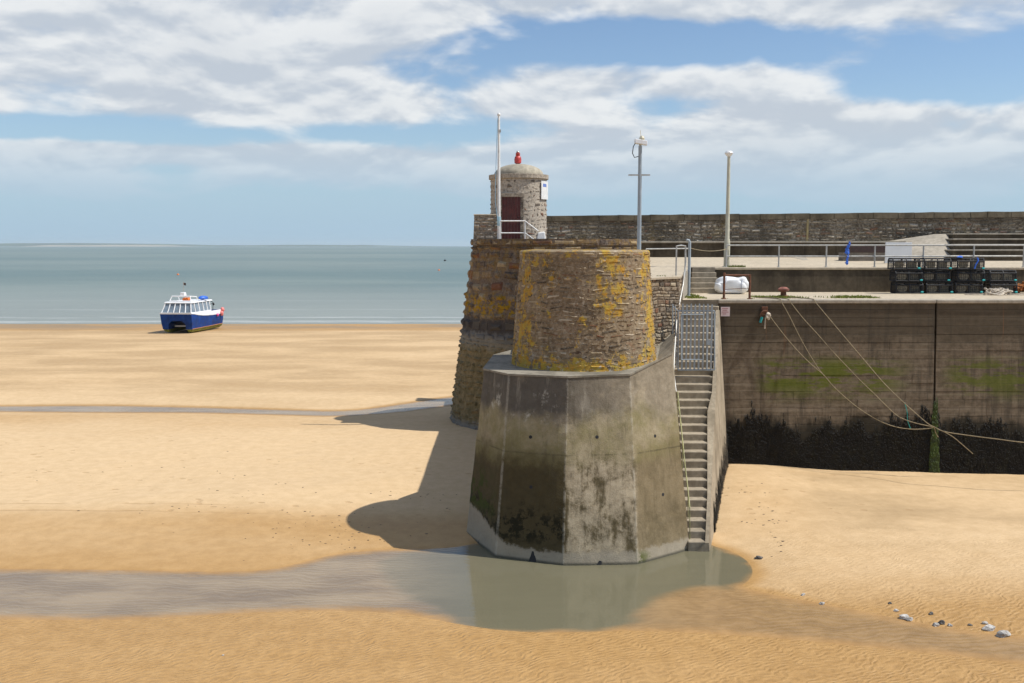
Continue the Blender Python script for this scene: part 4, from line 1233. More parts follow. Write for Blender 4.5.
# flagpole
FY = 43.9
fp = thing('flagpole', 'tall white flagpole with blue halyard left of the hut door', 'flagpole', (at(499, 240, FY).x, FY, HZ - 0.1))
mb = MB(); a = at(499, 242, FY); b_ = at(499, 116, FY)
fx = a.x
mb.tube([(fx, FY, HZ - 0.2), (fx, FY, b_.z)], [0.075, 0.05], 12); mb.build('pole', M['white'], fp, smooth=True)
mb = MB(); mb.blob((fx, FY, b_.z + 0.06), (0.075, 0.075, 0.08), 2, 0.0, 2); mb.build('finial', M['white'], fp, smooth=True)
mb = MB(); zc = at(499, 131, FY).z; mb.box(fx - 0.04, fx + 0.09, FY - 0.05, FY + 0.05, zc - 0.06, zc + 0.06); mb.build('cleat', M['galv'], fp)
mb = MB(); mb.tube([(fx - 0.05, FY - 0.06, b_.z - 0.1), (fx - 0.13, FY - 0.08, b_.z - 2.2), (fx - 0.16, FY - 0.1, HZ + 1.6), (fx - 0.06, FY - 0.09, HZ + 0.8)], 0.013, 6)
mb.build('halyard', simple('pale_blue_line', (0.25, 0.42, 0.55), 0.7), fp)
mb = MB(); mb.tube([(fx, FY, HZ + 0.55), (fx, FY, HZ + 0.95)], 0.085, 12); mb.build('band', simple('pale_blue_band', (0.35, 0.52, 0.60), 0.6), fp)

# ================================================================ SEA WALL
sw_ = thing('sea_wall', 'long high rubble stone sea wall along the back of the promenade', 'wall', (15, 51.6, 7.4))
A = (1.2, 51.6); B = (XR, 51.2)
s, L = plane_surf(A, B)
zl_ = lambda x: 9.50 + (x - 1.2) / 25.0 * 0.22
mb = MB()
mb.hexa([(A[0],51.63,6.5),(B[0],51.23,6.5),(B[0],52.4,6.5),(A[0],52.4,6.5)], [(A[0],51.63,zl_(A[0])),(B[0],51.23,zl_(B[0])),(B[0],52.4,zl_(B[0])),(A[0],52.4,zl_(A[0]))], (0.35,0.3,0.3))
def surf_sw(u, v):
    P, N_ = s(u, 0)
    z0_, z1_ = 7.45, zl_(P.x)
    return Vector((P.x, P.y, z0_ + (z1_ - z0_) * v / 2.05)), N_
stones(mb, surf_sw, 0, 28.0, 0, 2.05 - 0.26, (0.11, 0.24), (0.16, 0.55), gap=0.03, prot=(0.012, 0.06), seed=71, jit=0.7, wav=0.15, core=0.02)
mb.build('wall', M['sea_wall'], sw_)
mb = MB()
x = A[0]; rnd = random.Random(8)
while x < XR:
    l = rnd.uniform(0.7, 1.3); x2 = min(x + l, XR)
    yA = 51.6 - 0.4 * (x - 1.2) / (XR - 1.2) - 0.06
    mb.hexa([(x+0.01,yA,zl_(x)-0.26),(x2-0.01,yA,zl_(x2)-0.26),(x2-0.01,yA+0.9,zl_(x2)-0.26),(x+0.01,yA+0.9,zl_(x)-0.26)],
            [(x+0.01,yA+0.03,zl_(x)+0.03+rnd.uniform(-.02,.02)),(x2-0.01,yA+0.03,zl_(x2)+0.03+rnd.uniform(-.02,.02)),(x2-0.01,yA+0.9,zl_(x2)+0.05),(x+0.01,yA+0.9,zl_(x)+0.05)])
    x = x2
mb.build('coping', M['coping'], sw_)
# vertical pale joint/pilaster at x=808
px_ = at(808, 225, 51.4).x
mb = MB(); mb.box(px_ - 0.05, px_ + 0.05, 51.44, 51.6, 7.5, zl_(px_) - 0.26); mb.build('pilaster', concrete('ochre_joint', (0.42, 0.33, 0.16), stain=0.3), sw_)

# bench ledge at the foot of the wall
lg = thing('concrete_bench_ledge', 'long low concrete ledge running along the foot of the sea wall', 'ledge', (10, 50, 7.4))
LX1 = at(905, 241, 49.8).x
mb = MB(); mb.box(2.5, LX1, 49.82, 51.4, 7.0, 8.14); mb.build('riser', M['dark_concrete'], lg)
mb = MB(); mb.box(2.45, LX1 + 0.03, 49.74, 51.4, 8.142, 8.24); mb.build('nosing', M['concrete'], lg, bevel=0.02)

# terraces + ramp on the right
tr = thing('terraced_seating', 'broad concrete terraced steps against the sea wall at the right', 'steps', (24, 49, 7.3))
TX0 = at(949, 250, 48.5).x
nst = 5
for i in range(nst):
    mb = MB()
    ya = 46.6 + i * 0.85; z1 = 7.30 + (i + 1) * 0.265
    TX0 = at(949.5 - 0.2 * i, 250, ya + 0.4).x
    mb.box(TX0, XR, ya, ya + 1.0 if i < nst - 1 else 51.2, z1 - 0.45, z1 - 0.07)
    o = mb.build('riser', M['dark_concrete'], tr)
    mb = MB(); mb.box(TX0, XR, ya - 0.04, ya + 0.95 if i < nst - 1 else 51.2, z1 - 0.068, z1)
    mb.build('tread', M['concrete'], tr, bevel=0.015)
rp = thing('concrete_ramp', 'sloping concrete flank rising to the left end of the terraced steps', 'ramp', (19, 48, 7.3))
mb = MB()
A = at(803, 260, 47.2); B = at(935, 234, 50.8); C = at(948.3, 234, 50.8); D = at(951.5, 264, 46.5)
E = Vector((A.x + 0.3, 50.8, 7.3))
mb.hexa([(A.x, A.y, 6.9), (D.x, D.y, 6.9), (C.x, C.y, 6.9), (B.x, B.y, 6.9), (E.x, E.y, 6.9)], [A, D, C, B, Vector((E.x, E.y, 7.5))])
mb.build('ramp_slab', M['concrete'], rp)

# ================================================================ PROMENADE RAILING
RY = 41.62
rl = thing('promenade_railing', 'galvanised two bar railing along the promenade edge', 'railing', (20, RY, 7.12))
zr1, zr2 = at(850, 245.3, RY).z, at(850, 256.3, RY).z
xs0 = at(726.5, 250, RY).x
k = 0
for pxp in [726.5, 779, 826.5, 875, 923.5, 974, 1024, 1075]:
    x = at(pxp, 250, RY).x
    mb = MB(); mb.tube([(x, RY, 7.10), (x, RY, zr1)], 0.032, 10); po = mb.build('post', M['galv'], rl, smooth=True)
    mb = MB(); mb.lathe([(0.07, 7.125), (0.07, 7.145), (0.035, 7.15)], (x, RY, 0), 10); mb.build('base_plate', M['galv'], po)
for z in (zr1, zr2):
    mb = MB(); mb.tube([(xs0, RY, z), (at(1100, 250, RY).x, RY, z)], 0.03, 10); mb.build('rail', M['galv'], rl, smooth=True)

# short rail piece between tower and stair post
r2 = thing('tower_guard_rail', 'single bar guard rail behind the round tower by the camera mast', 'railing', at(660, 262, 37))
mb = MB(); a = at(646, 249, 37.0); b_ = at(688, 248.5, 37.6)
mb.tube([a, b_], 0.024, 8); mb.build('rail', M['galv'], r2, smooth=True)
mb = MB(); mb.tube([(a.x, a.y, prom_z(37)-0.02), a], 0.024, 8); mb.build('post', M['galv'], r2)
sp = thing('steel_post', 'thick blue grey post with bent top at the head of the stairs', 'post', (at(689.5, 280, 37.7).x, 37.7, QZ))
mb = MB(); x = at(689.5, 250, 37.7).x; zt_ = at(689, 240, 37.7).z
mb.tube([(x, 37.7, QZ), (x, 37.7, zt_ - 0.1), (x - 0.03, 37.7, zt_ - 0.02), (x - 0.12, 37.7, zt_)], 0.055, 10); mb.build('pole', M['bluegrey'], sp, smooth=True)
mb = MB(); mb.lathe([(0.11, QZ+0.002), (0.11, QZ+0.03), (0.06, QZ+0.05)], (x, 37.7, 0), 12); mb.build('base_plate', M['bluegrey'], sp)
gl = thing('slack_guard_rope', 'slack dark rope strung from the post to the lamp column', 'rope', at(705, 250, 39.5))
mb = MB(); a = at(690, 248, 37.7); b_ = at(727, 249, 41.6)
mb.tube([a.lerp(b_, k / 8) + Vector((0, 0, -0.10 * 4 * (k/8) * (1 - k/8))) for k in range(9)], 0.014, 6); mb.build('line', M['rope'], gl)

# ================================================================ LAMP POST, CAMERA POST
LY = 41.9
x = at(727, 250, LY).x
lp = thing('lamp_post', 'cream tapered lamp column with a mushroom head beside the railing', 'lamp post', (x, LY, 7.1))
zt_ = at(727, 156, LY).z
mb = MB(); mb.lathe([(0.13, 7.11), (0.125, 8.05), (0.115, 8.25), (0.092, 8.32), (0.062, zt_)], (x, LY, 0), 16); mb.build('column', M['lamp'], lp, smooth=True)
mb = MB(); mb.lathe([(0.065, zt_ - 0.02), (0.12, zt_ + 0.03), (0.17, zt_ + 0.09), (0.175, zt_ + 0.13), (0.13, zt_ + 0.19), (0.0, zt_ + 0.22)], (x, LY, 0), 20); mb.build('lamp_head', M['gel'], lp, smooth=True)
mb = MB(); mb.lathe([(0.20, 7.115), (0.20, 7.14), (0.13, 7.16)], (x, LY, 0), 16); mb.build('base_plate', M['lamp'], lp)
mb = MB(); mb.box(x - 0.06, x + 0.06, LY - 0.145, LY - 0.11, 7.45, 7.85); mb.build('access_door', M['lamp'], lp, bevel=0.006)

CY = 39.5
x = at(639, 250, CY).x
cp = thing('camera_mast', 'blue grey mast with white camera head, crossbar and hanging cable behind the tower', 'mast', (x, CY, 7.08))
zt_ = at(639, 146, CY).z
mb = MB(); mb.lathe([(0.085, 7.07), (0.08, 9.0), (0.07, zt_)], (x, CY, 0), 14); mb.build('pole', M['bluegrey'], cp, smooth=True)
zc = at(639, 175, CY).z
mb = MB(); mb.box(at(628.5, 175, CY).x, at(650, 175, CY).x, CY - 0.06, CY + 0.06, zc - 0.025, zc + 0.025); mb.build('crossbar', M['galv'], cp)
z1 = zt_
ch = MB(); ch.hexa([(x-0.22,CY-0.18,z1+0.10),(x+0.26,CY-0.18,z1+0.02),(x+0.26,CY+0.18,z1+0.02),(x-0.22,CY+0.18,z1+0.10)], [(x-0.22,CY-0.16,z1+0.27),(x+0.26,CY-0.16,z1+0.19),(x+0.26,CY+0.16,z1+0.19),(x-0.22,CY+0.16,z1+0.27)])
cam_head = ch.build('camera_housing', M['gel'], cp, bevel=0.02)
mb = MB(); mb.tube([(x, CY, z1), (x, CY, z1 + 0.12)], 0.05, 10); mb.build('mount', M['galv'], cam_head)
mb = MB(); mb.lathe([(0.10, z1+0.21), (0.11, z1+0.30), (0.06, z1+0.38), (0.0, z1+0.40)], (x+0.06, CY, 0), 12); mb.tube([(x+0.02,CY,z1+0.38),(x+0.0,CY,z1+0.6)],0.012,6); mb.build('beacon', simple('cream_beacon', (0.6,0.55,0.4), 0.5), cp)
mb = MB(); mb.tube([(x-0.17, CY, z1+0.14), (x-0.27, CY, z1-0.02), (x-0.30, CY, z1-0.28), (x-0.22, CY, z1-0.44), (x-0.06, CY, z1-0.40)], 0.018, 6); mb.build('cable', M['black'], cp)

# ================================================================ QUAY FURNITURE
# rusted frame
QY = 35.75
rf = thing('rusty_barrier', 'rusty two post iron guard frame at the quay edge above the notice', 'guard frame', (at(737, 300, QY).x, QY, QZ))
xa, xb = at(724, 290, QY).x, at(749.7, 290, QY).x
zt_ = at(724, 274, QY).z
mb = MB(); mb.tube([(xa - 0.03, QY, zt_ - 0.04), (xb + 0.03, QY, zt_ - 0.05)], 0.036, 8); mb.build('crossbar', M['rust'], rf)
for xx, h_ in ((xa, 0.05), (xb, -0.02)):
    mb = MB(); mb.tube([(xx, QY, QZ), (xx, QY, zt_ + h_)], 0.042, 8); mb.lathe([(0.09, QZ+0.008), (0.09, QZ+0.03), (0.05, QZ+0.04)], (xx, QY, 0), 10); mb.build('post', M['rust'], rf)
mb = MB(); mb.tube([(xa, QY, zt_ - 0.55), (xb, QY, zt_ - 0.50)], 0.012, 6); mb.build('wire', M['rust'], rf)

# white bulk bag
bgx = at(731, 290, 39.9).x
bg = thing('white_bulk_bag', 'crumpled white bulk bag slumped against the low wall behind the rusty frame', 'bag', (bgx, 39.9, QZ))
bm = bmesh.new(); bmesh.ops.create_icosphere(bm, subdivisions=5, radius=1)
mb = MB(); vs = []
for v in bm.verts:
    p = v.co.copy()
    sx = abs(p.x) ** 0.55 * (1 if p.x > 0 else -1); sz = abs(p.z) ** 0.6 * (1 if p.z > 0 else -1); sy = abs(p.y) ** 0.7 * (1 if p.y > 0 else -1)
    cr = 0.07 * math.sin(3.4 * p.x + 3 * p.z + 2 * math.sin(3 * p.y)) + 0.035 * math.sin(7 * p.z - 4 * p.x + p.y * 3)
    cr -= 0.09 * (1 - abs(math.sin(3.1 * p.x + 2.2 * p.z + 1 + 0.5 * math.sin(4 * p.z)))) ** 2
    vs.append((bgx + 0.66 * sx * (1 + cr * 0.5), 39.9 + 0.42 * sy * (1 + cr), QZ + 0.31 + sz * (0.31 + (0.07 * math.sin(2.3 * p.x + 0.7) + cr * 0.7 if p.z > 0 else 0))))
mb.add(vs, [tuple(v.index for v in f.verts) for f in bm.faces]); bm.free()
mb.build('sack', M['bag'], bg, smooth=True)
WEB = simple('grey_webbing', (0.45, 0.47, 0.52), 0.8)
for sx in (-0.35, 0.3):
    mb = MB(); mb.tube([(bgx + sx, 39.45, QZ + 0.12), (bgx + sx + 0.02, 39.42, QZ + 0.4), (bgx + sx + 0.1, 39.6, QZ + 0.66)], 0.018, 6); mb.build('lifting_loop', WEB, bg)

# mushroom bollard
bx = at(783.5, 290, 37.3).x
bo = thing('rusty_bollard', 'short rusty mushroom bollard in the grass at the quay edge', 'bollard', (bx, 37.3, QZ))
mb = MB(); mb.lathe([(0.20, QZ+0.0), (0.20, QZ+0.04), (0.11, QZ+0.08), (0.10, QZ+0.22)], (bx, 37.3, 0), 18); mb.build('stem', M['rust'], bo, smooth=True)
mb = MB(); mb.lathe([(0.09, QZ+0.20), (0.20, QZ+0.24), (0.21, QZ+0.30), (0.12, QZ+0.37), (0.0, QZ+0.385)], (bx, 37.3, 0), 18); mb.build('cap', simple('red_rust', (0.22, 0.085, 0.06), 0.85, vary=0.4, scale=9), bo, smooth=True)

# grass
mb = MB(); rnd = random.Random(17)
def grass_patch(x0_, x1_, y0_, y1_, n_, z, hmax=0.10):
    for _ in range(n_):
        x_ = rnd.uniform(x0_, x1_); y_ = rnd.uniform(y0_, y1_)
        if math.sin(x_ * 2.1) + 0.6 * math.sin(x_ * 5.3 + y_ * 4) + rnd.uniform(-0.6, 0.6) < 0.1: continue
        h_ = rnd.uniform(0.03, hmax); a_ = rnd.uniform(0, 3.14); w_ = 0.02
        dx_, dy_ = math.cos(a_) * w_, math.sin(a_) * w_
        mb.add([(x_-dx_, y_-dy_, z), (x_+dx_, y_+dy_, z), (x_ + rnd.uniform(-.04,.04), y_ + rnd.uniform(-.04,.04), z + h_)], [(0,1,2)])
grass_patch(at(755,295,36.6).x, at(880,295,36.6).x, 36.4, 37.6, 2600, QZ)
grass_patch(at(722,300,35.9).x, at(755,300,35.9).x, 35.9, 36.3, 350, QZ, 0.06)
grass_patch(at(686,292,36.5).x, at(706,292,36.5).x, 36.2, 39.4, 900, QZ, 0.08)
grass_patch(at(727,268,41.6).x - 0.1, at(745,268,41.6).x, 41.5, 41.75, 250, 7.124, 0.12)
grass_patch(at(652,277,32.5).x, 5.7, 32.3, 33.2, 350, prom_z(32.7), 0.05)
tag(mb.build('quay_grass', M['grass']), 'short yellowish grass sprouting in patches along the quay edge', 'grass', kind='stuff')

# wall notice
nx0, nx1 = at(721, 310, 35.2).x, at(730, 310, 35.2).x
zn0, zn1 = at(725, 316.3, 35.2).z, at(725, 307, 35.2).z
nt_ = thing('wall_notice', 'small faded pink notice fixed to the quay wall below the rusty frame', 'sign', ((nx0+nx1)/2, 35.25, zn0))
def wy(z): return 34.875 + 0.4 * (z + 1.2) / 7.2
mb = MB(); mb.box(nx0, nx1, wy(zn0) - 0.035, wy(zn0) - 0.008, zn0, zn1); mb.build('panel', M['signpink'], nt_)
for k, (f0, f1) in enumerate(((0.12, 0.8), (0.18, 0.7), (0.12, 0.86), (0.2, 0.6))):
    zz_ = zn1 - 0.05 - k * 0.065
    mb = MB(); mb.box(nx0 + (nx1 - nx0) * f0, nx0 + (nx1 - nx0) * f1, wy(zn0) - 0.039, wy(zn0) - 0.036, zz_ - 0.012, zz_ + 0.012); mb.build('text_line', M['ink'], nt_)

# mooring ring
mr = thing('mooring_ring', 'rusty mooring ring and bracket on the quay wall with knotted rope', 'mooring ring', at(765, 313, 35.15))
P = at(765, 313, 35.12)
mb = MB(); mb.box(P.x - 0.10, P.x + 0.12, wy(P.z) - 0.06, wy(P.z) - 0.002, P.z - 0.10, P.z + 0.22); mb.build('bracket', M['rust'], mr, bevel=0.02)
mb = MB(); mb.tube([(P.x + 0.15 * math.cos(t_), wy(P.z) - 0.10, P.z - 0.08 + 0.15 * math.sin(t_)) for t_ in np.linspace(0, 2*math.pi, 20)], 0.026, 8); mb.build('ring', M['rust'], mr, smooth=True)
mb = MB(); mb.blob((P.x + 0.1, wy(P.z) - 0.16, P.z - 0.10), (0.11, 0.08, 0.12), 5, 0.3, 2); mb.tube([(P.x+0.02, wy(P.z)-0.15, P.z-0.15),(P.x+0.0, wy(P.z)-0.13, P.z-0.55)], 0.025, 6); mb.build('knot', M['paler_rope'], mr)
mb = MB(); mb.tube([(P.x-0.10, wy(P.z)-0.13, P.z-0.14),(P.x-0.16, wy(P.z)-0.13, P.z-0.34)], 0.05, 6); mb.build('twine', M['teal'], mr)

# ---- mooring ropes
Z8 = lambda a, b: (720 + a * 0.2969, 290 + b * 0.2967)
def rope(label, pts, y0_, y1_, r=0.015, mat='rope', start=None, name='mooring_rope'):
    P = []
    n_ = len(pts)
    for i, q in enumerate(pts):
        px, py = Z8(*q)
        yv = y0_ + (y1_ - y0_) * (i / (n_ - 1)) ** 1.0
        P.append(at(px, py, yv))
    if start: P = start + P
    # Catmull-Rom
    Q = []
    for i in range(len(P) - 1):
        p0, p1, p2, p3 = P[max(i-1,0)], P[i], P[i+1], P[min(i+2, len(P)-1)]
        for k in range(6):
            t_ = k / 6
            Q.append(0.5 * ((2*p1) + (p2-p0)*t_ + (2*p0-5*p1+4*p2-p3)*t_*t_ + (3*p1-p0-3*p2+p3)*t_**3))
    Q.append(P[-1])
    o = MB().tube(Q, r, 6).build(name, M[mat], smooth=True)
    tag(o, label, 'rope', 'mooring ropes slung down the quay wall')
def quayend(px, py):
    p = at(px, py, 35.15); return [Vector((p.x - 0.6, 36.4, QZ + 0.03)), Vector((p.x - 0.08, 35.35, QZ + 0.035))]
rope('mooring rope running from the rusty wall ring down into the sagging line', [(168,88),(215,150),(262,205),(305,248),(345,282),(372,312)], 35.0, 34.45)
rope('leftmost mooring rope over the quay edge, sagging lowest across the weed', [(208,42),(235,90),(270,160),(305,222),(340,275),(380,322),(420,360),(460,393),(500,420),(550,447),(600,463),(650,469),(700,467),(722,462)], 35.1, 34.1, start=quayend(*Z8(208,42)))
rope('middle mooring rope over the quay edge, nearly straight down to the joint', [(238,42),(280,95),(330,150),(380,207),(430,260),(475,307),(520,350),(560,390),(600,425),(650,446),(722,462)], 35.1, 34.1, start=quayend(*Z8(238,42)))
rope('rightmost mooring rope from the quay edge running on out to the right', [(322,42),(375,105),(430,170),(485,235),(540,300),(580,342),(620,380),(660,416),(700,450),(725,463),(760,478),(860,493),(940,503),(1030,514),(1250,530)], 35.1, 32.2, r=0.017, start=quayend(*Z8(322,42)))
rope('loose frayed rope end trailing down from the joined mooring lines', [(725,463),(780,492),(815,520),(852,552)], 34.1, 34.4, r=0.013)
rope('short green rope hanging from the rightmost mooring rope', [(622,380),(630,410),(632,440),(641,466)], 34.2, 34.5, r=0.014, mat='teal')
rope('short rope tail hanging at the knot in front of the wall joint', [(722,462),(726,480),(735,496)], 34.1, 34.2, r=0.014)

# ---- lobster pots
def make_pot():
    r_ = thing('lobster_pot', 'x', 'lobster pot', (0, 0, 0), 0, 'stacked lobster pots on the quay')
    Wd, Dp, Ht = 1.04, 0.60, 0.47
    mb = MB()
    x0_, x1_ = -Wd/2, Wd/2
    for xx in (x0_, 0, x1_):
        mb.tube([(xx, -Dp/2, 0.03), (xx, -Dp/2, Ht*0.72), (xx, -Dp/2+0.08, Ht-0.03), (xx, Dp/2-0.08, Ht-0.03), (xx, Dp/2, Ht*0.72), (xx, Dp/2, 0.03), (xx, -Dp/2, 0.03)], 0.030, 7)
    for yy_, zz_ in ((-Dp/2, 0.035), (Dp/2, 0.035), (-Dp/2, Ht*0.72), (Dp/2, Ht*0.72), (-Dp/2+0.08, Ht-0.03), (Dp/2-0.08, Ht-0.03)):
        mb.tube([(x0_, yy_, zz_), (x1_, yy_, zz_)], 0.028, 7)
    mb.build('frame', M['black'], r_, local=True)
    mb = MB()
    def strand(a, b): mb.tube([a, b], 0.0065, 4, caps=False)
    for face in (-1, 1):
        y_ = face * Dp/2
        for k in range(1, 14): 
            xx = x0_ + Wd * k / 14
            strand((xx, y_, 0.03), (xx, y_, Ht*0.72))
            if face == 1: strand((xx, -Dp/2, Ht*0.72), (xx, -Dp/2+0.08, Ht-0.03)); strand((xx, -Dp/2+0.08, Ht-0.03), (xx, Dp/2-0.08, Ht-0.03))
        for k in range(1, 5): strand((x0_, y_, 0.03 + Ht*0.69*k/5), (x1_, y_, 0.03 + Ht*0.69*k/5))
    for xx in (x0_, x1_):
        for k in range(1, 9): strand((xx, -Dp/2 + Dp*k/9, 0.03), (xx, -Dp/2 + Dp*k/9, Ht-0.04))
        for k in range(1, 6): strand((xx, -Dp/2, 0.03 + 0.4*k/6), (xx, Dp/2, 0.03 + 0.4*k/6))
    mb.build('netting', M['net'], r_, local=True)
    mb = MB()
    for k in range(7): mb.box(x0_, x1_, -Dp/2 + 0.02 + k*0.083, -Dp/2 + 0.075 + k*0.083, 0.005, 0.028)
    mb.build('base_slats', M['black'], r_, local=True)
    mb = MB()   # net funnel (entrance) and parlour sheet inside
    mb.lathe([(0.21, -0.0), (0.10, 0.16)], (0, 0, 0), 14)
    vs_ = [(-0.28 + v[0]*0.95, -Dp/2 + 0.03 + v[2], 0.21 + v[1]*0.85) for v in mb.v]
    mb.v = vs_
    mb.build('funnel', M['tan_net'], r_, local=True)
    mb = MB(); mb.hexa([(0.08,-0.03,0.06),(0.50,-0.05,0.06),(0.50,-0.02,0.06),(0.08,0.0,0.06)], [(0.10,-0.01,0.33),(0.49,-0.04,0.29),(0.49,-0.01,0.29),(0.10,0.02,0.33)])
    mb.build('parlour_net', M['tan_net'], r_, local=True)
    mb = MB(); mb.blob((x1_-0.03, -Dp/2-0.03, 0.06), (0.07, 0.04, 0.04), 3, 0.25, 1); mb.build('twine_knot', M['teal'], r_, local=True)
    return r_
PY = 40.3
proto = make_pot()
stacks = [(906, 3), (936, 3), (966.5, 3), (1000, 2)]
names = ['first', 'second', 'third', 'short fourth']
side = ['leftmost stack below the white board', 'second stack from the left', 'third stack with the blue cord', 'short rightmost stack']
level3 = ['bottom', 'middle', 'top']
level2 = ['bottom', 'top']
rnd = random.Random(77); first = True
pots = []
for si, (px, nlev) in enumerate(stacks):
    for lv in range(nlev):
        o = proto if first else copy_tree(proto)
        first = False
        lev = (level3 if nlev == 3 else level2)[lv]
        xx = at(px, 285, PY).x + rnd.uniform(-0.05, 0.05) - (0.06 * lv if si < 2 else -0.01*lv)
        o.location = (xx, PY + rnd.uniform(-0.04, 0.04), QZ + 0.004 + 0.475 * lv)
        o.rotation_euler = (0, 0, rnd.uniform(-0.04, 0.04))
        o['label'] = f'black lobster pot at the {lev} of the {side[si]}'
        pots.append(o)
# blue cord on the third stack, top pot
o = pots[8]
mb = MB(); b0 = o.location
mb.tube([(b0.x+0.22, b0.y-0.36, b0.z+0.48), (b0.x+0.26, b0.y-0.36, b0.z+0.36), (b0.x+0.16, b0.y-0.37, b0.z+0.2), (b0.x+0.12, b0.y-0.37, b0.z+0.04)], 0.028, 7)
mb.blob((b0.x-0.42, b0.y-0.2, b0.z+0.505), (0.13, 0.09, 0.045), 4, 0.25, 2)
tag(mb.build('blue_rope', M['blue']), 'bright blue cord draped over the top pot of the third stack', 'cord')

# rope heap
hx = at(998, 293, 38.9)
rh = thing('rope_heap', 'tangled heap of pale rope lying in front of the short pot stack', 'rope', (hx.x, 38.9, QZ))
rnd = random.Random(5); mb = MB()
for k in range(9):
    cx_ = hx.x + rnd.uniform(-0.30, 0.30); cy_ = 38.9 + rnd.uniform(-0.2, 0.2); rr_ = rnd.uniform(0.12, 0.26)
    mb.tube([(cx_ + rr_ * 1.4 * math.cos(t_) + 0.03*math.sin(3*t_+k), cy_ + rr_ * math.sin(t_), QZ + 0.04 + 0.028 * k * rnd.uniform(0.5, 1) + 0.04 * math.sin(2*t_ + k)) for t_ in np.linspace(0, 5.9, 22)], 0.03, 6)
mb.tube([(hx.x-0.3,38.8,QZ+0.03),(hx.x-0.9,38.7,QZ+0.03),(hx.x-1.3,38.9,QZ+0.03)],0.028,6)
mb.tube([(hx.x+0.3,38.8,QZ+0.03),(hx.x+0.8,38.6,QZ+0.03),(hx.x+1.3,38.75,QZ+0.03)],0.028,6)
mb.build('coil', M['paler_rope'], rh, smooth=True)
# orange net heap
ox = at(1022, 290, 40.4).x
on = thing('orange_net_heap', 'heap of orange brown fishing net right of the lobster pots', 'net', (ox, 40.4, QZ))
mb = MB()
for k in range(14):
    mb.blob((ox + rnd.uniform(-0.25, 0.55), 40.4 + rnd.uniform(-0.2, 0.25), QZ + rnd.uniform(0.08, 0.32)), (rnd.uniform(0.12, 0.22), 0.16, rnd.uniform(0.08, 0.16)), k, 0.35, 2)
mb.build('pile', M['netorange'], on)
mb = MB()
for k in range(16):
    c_ = Vector((ox + rnd.uniform(-0.3, 0.5), 40.2 + rnd.uniform(-0.15, 0.1), QZ + rnd.uniform(0.1, 0.45)))
    mb.tube([c_ + Vector((rnd.uniform(-.2,.2), rnd.uniform(-.1,.1), rnd.uniform(-.1,.1))), c_ + Vector((0,-0.05,0.04)), c_ + Vector((rnd.uniform(-.2,.2), rnd.uniform(-.1,.1), rnd.uniform(-.1,.1)))], 0.016, 5)
mb.build('cord', simple('orange_cord', (0.5, 0.2, 0.05), 0.8), on)

# white board, plain dark brown box for an unidentified dark panel, blue rope bundle
BYY = 44.2
bdx0, bdx1 = at(885.5, 250, BYY).x, at(912, 250, BYY).x
zt_ = at(900, 242.5, BYY).z; zb_ = prom_z(BYY)
wbd = thing('white_board', 'plain white rectangular board standing behind the railing above the pots', 'board', ((bdx0+bdx1)/2, BYY, zb_))
mb = MB(); mb.box(bdx0, bdx1, BYY, BYY + 0.05, zb_ + 0.03, zt_); mb.build('panel', M['board'], wbd, bevel=0.01)
mb = MB()
for xx in (bdx0 + 0.15, bdx1 - 0.15):
    mb.tube([(xx, BYY + 0.08, zt_ - 0.05), (xx, BYY + 0.5, zb_)], 0.025, 6)
mb.build('prop', M['galv'], wbd)
XY = 46.4
x0_, x1_ = at(849, 250, XY).x, at(889, 250, XY).x
zt_ = at(870, 244.5, XY).z; zb_ = prom_z(XY)
lb_ = thing('dark_brown_box', 'long dark brown box with grey plinth left of the white board', 'box', ((x0_+x1_)/2, XY, zb_))
zm = at(870, 252.5, XY).z
mb = MB(); mb.box(x0_, x1_, XY, XY + 0.7, zm, zt_); mb.build('upper_part', M['brown'], lb_, bevel=0.02)
mb = MB(); mb.box(x0_ - 0.25, x1_, XY + 0.03, XY + 0.7, zb_ - 0.02, zm - 0.003); mb.build('plinth', concrete('grey_plinth', (0.23,0.2,0.165), stain=0.4), lb_)
bx_ = at(848.5, 250, 41.5).x
br = thing('blue_rope_bundle', 'bright blue bundle of rope hanging on the promenade railing', 'rope', (bx_, 41.55, 8.05))
mb = MB()
for k, (dz_, rx) in enumerate(((0.06, 0.04), (-0.06, 0.05), (-0.20, 0.08), (-0.30, 0.085), (-0.47, 0.045), (-0.60, 0.045), (-0.72, 0.07))):
    mb.blob((bx_ + (0.05 if k < 1 else -0.02 + 0.02*math.sin(k*2)), 41.55, zr1 + dz_), (rx, 0.06, 0.09), k, 0.3, 2)
mb.build('bundle', M['blue'], br)

# ================================================================ BOAT
bo_ = gnd(178.0, 333.0, -0.12)
ang = R(-5)
sand_b = float(sand_z(np.array([bo_.x]), np.array([bo_.y]))[0])
boat = thing('catamaran_boat', 'blue and white catamaran passenger boat dried out on the beach', 'boat', (bo_.x, bo_.y, sand_b - 0.04), ang)
Ln = 7.4
def sheer(y): return 1.42 + 0.50 * math.exp(-y / 2.2) + 0.02 * y * 0.3
def beam(y): return 1.50 + 0.10 * math.sin(min(1, y / 5) * math.pi / 2) - 0.05 * max(0, y - 6.5)
stations = [0.0, 0.5, 1.2, 2.2, 3.4, 4.8, 6.4, Ln]
def loft(mb, secs, cap=True):
    n_ = len(secs[0]); vs = [p for s_ in secs for p in s_]; fs = []
    for i in range(len(secs) - 1):
        for k in range(n_):
            k2 = (k + 1) % n_
            fs.append((i*n_+k, i*n_+k2, (i+1)*n_+k2, (i+1)*n_+k))
    if cap: fs.append(tuple(range(n_ - 1, -1, -1))); fs.append(tuple((len(secs)-1)*n_ + k for k in range(n_)))
    mb.add(vs, fs)
mb = MB(); secs = []
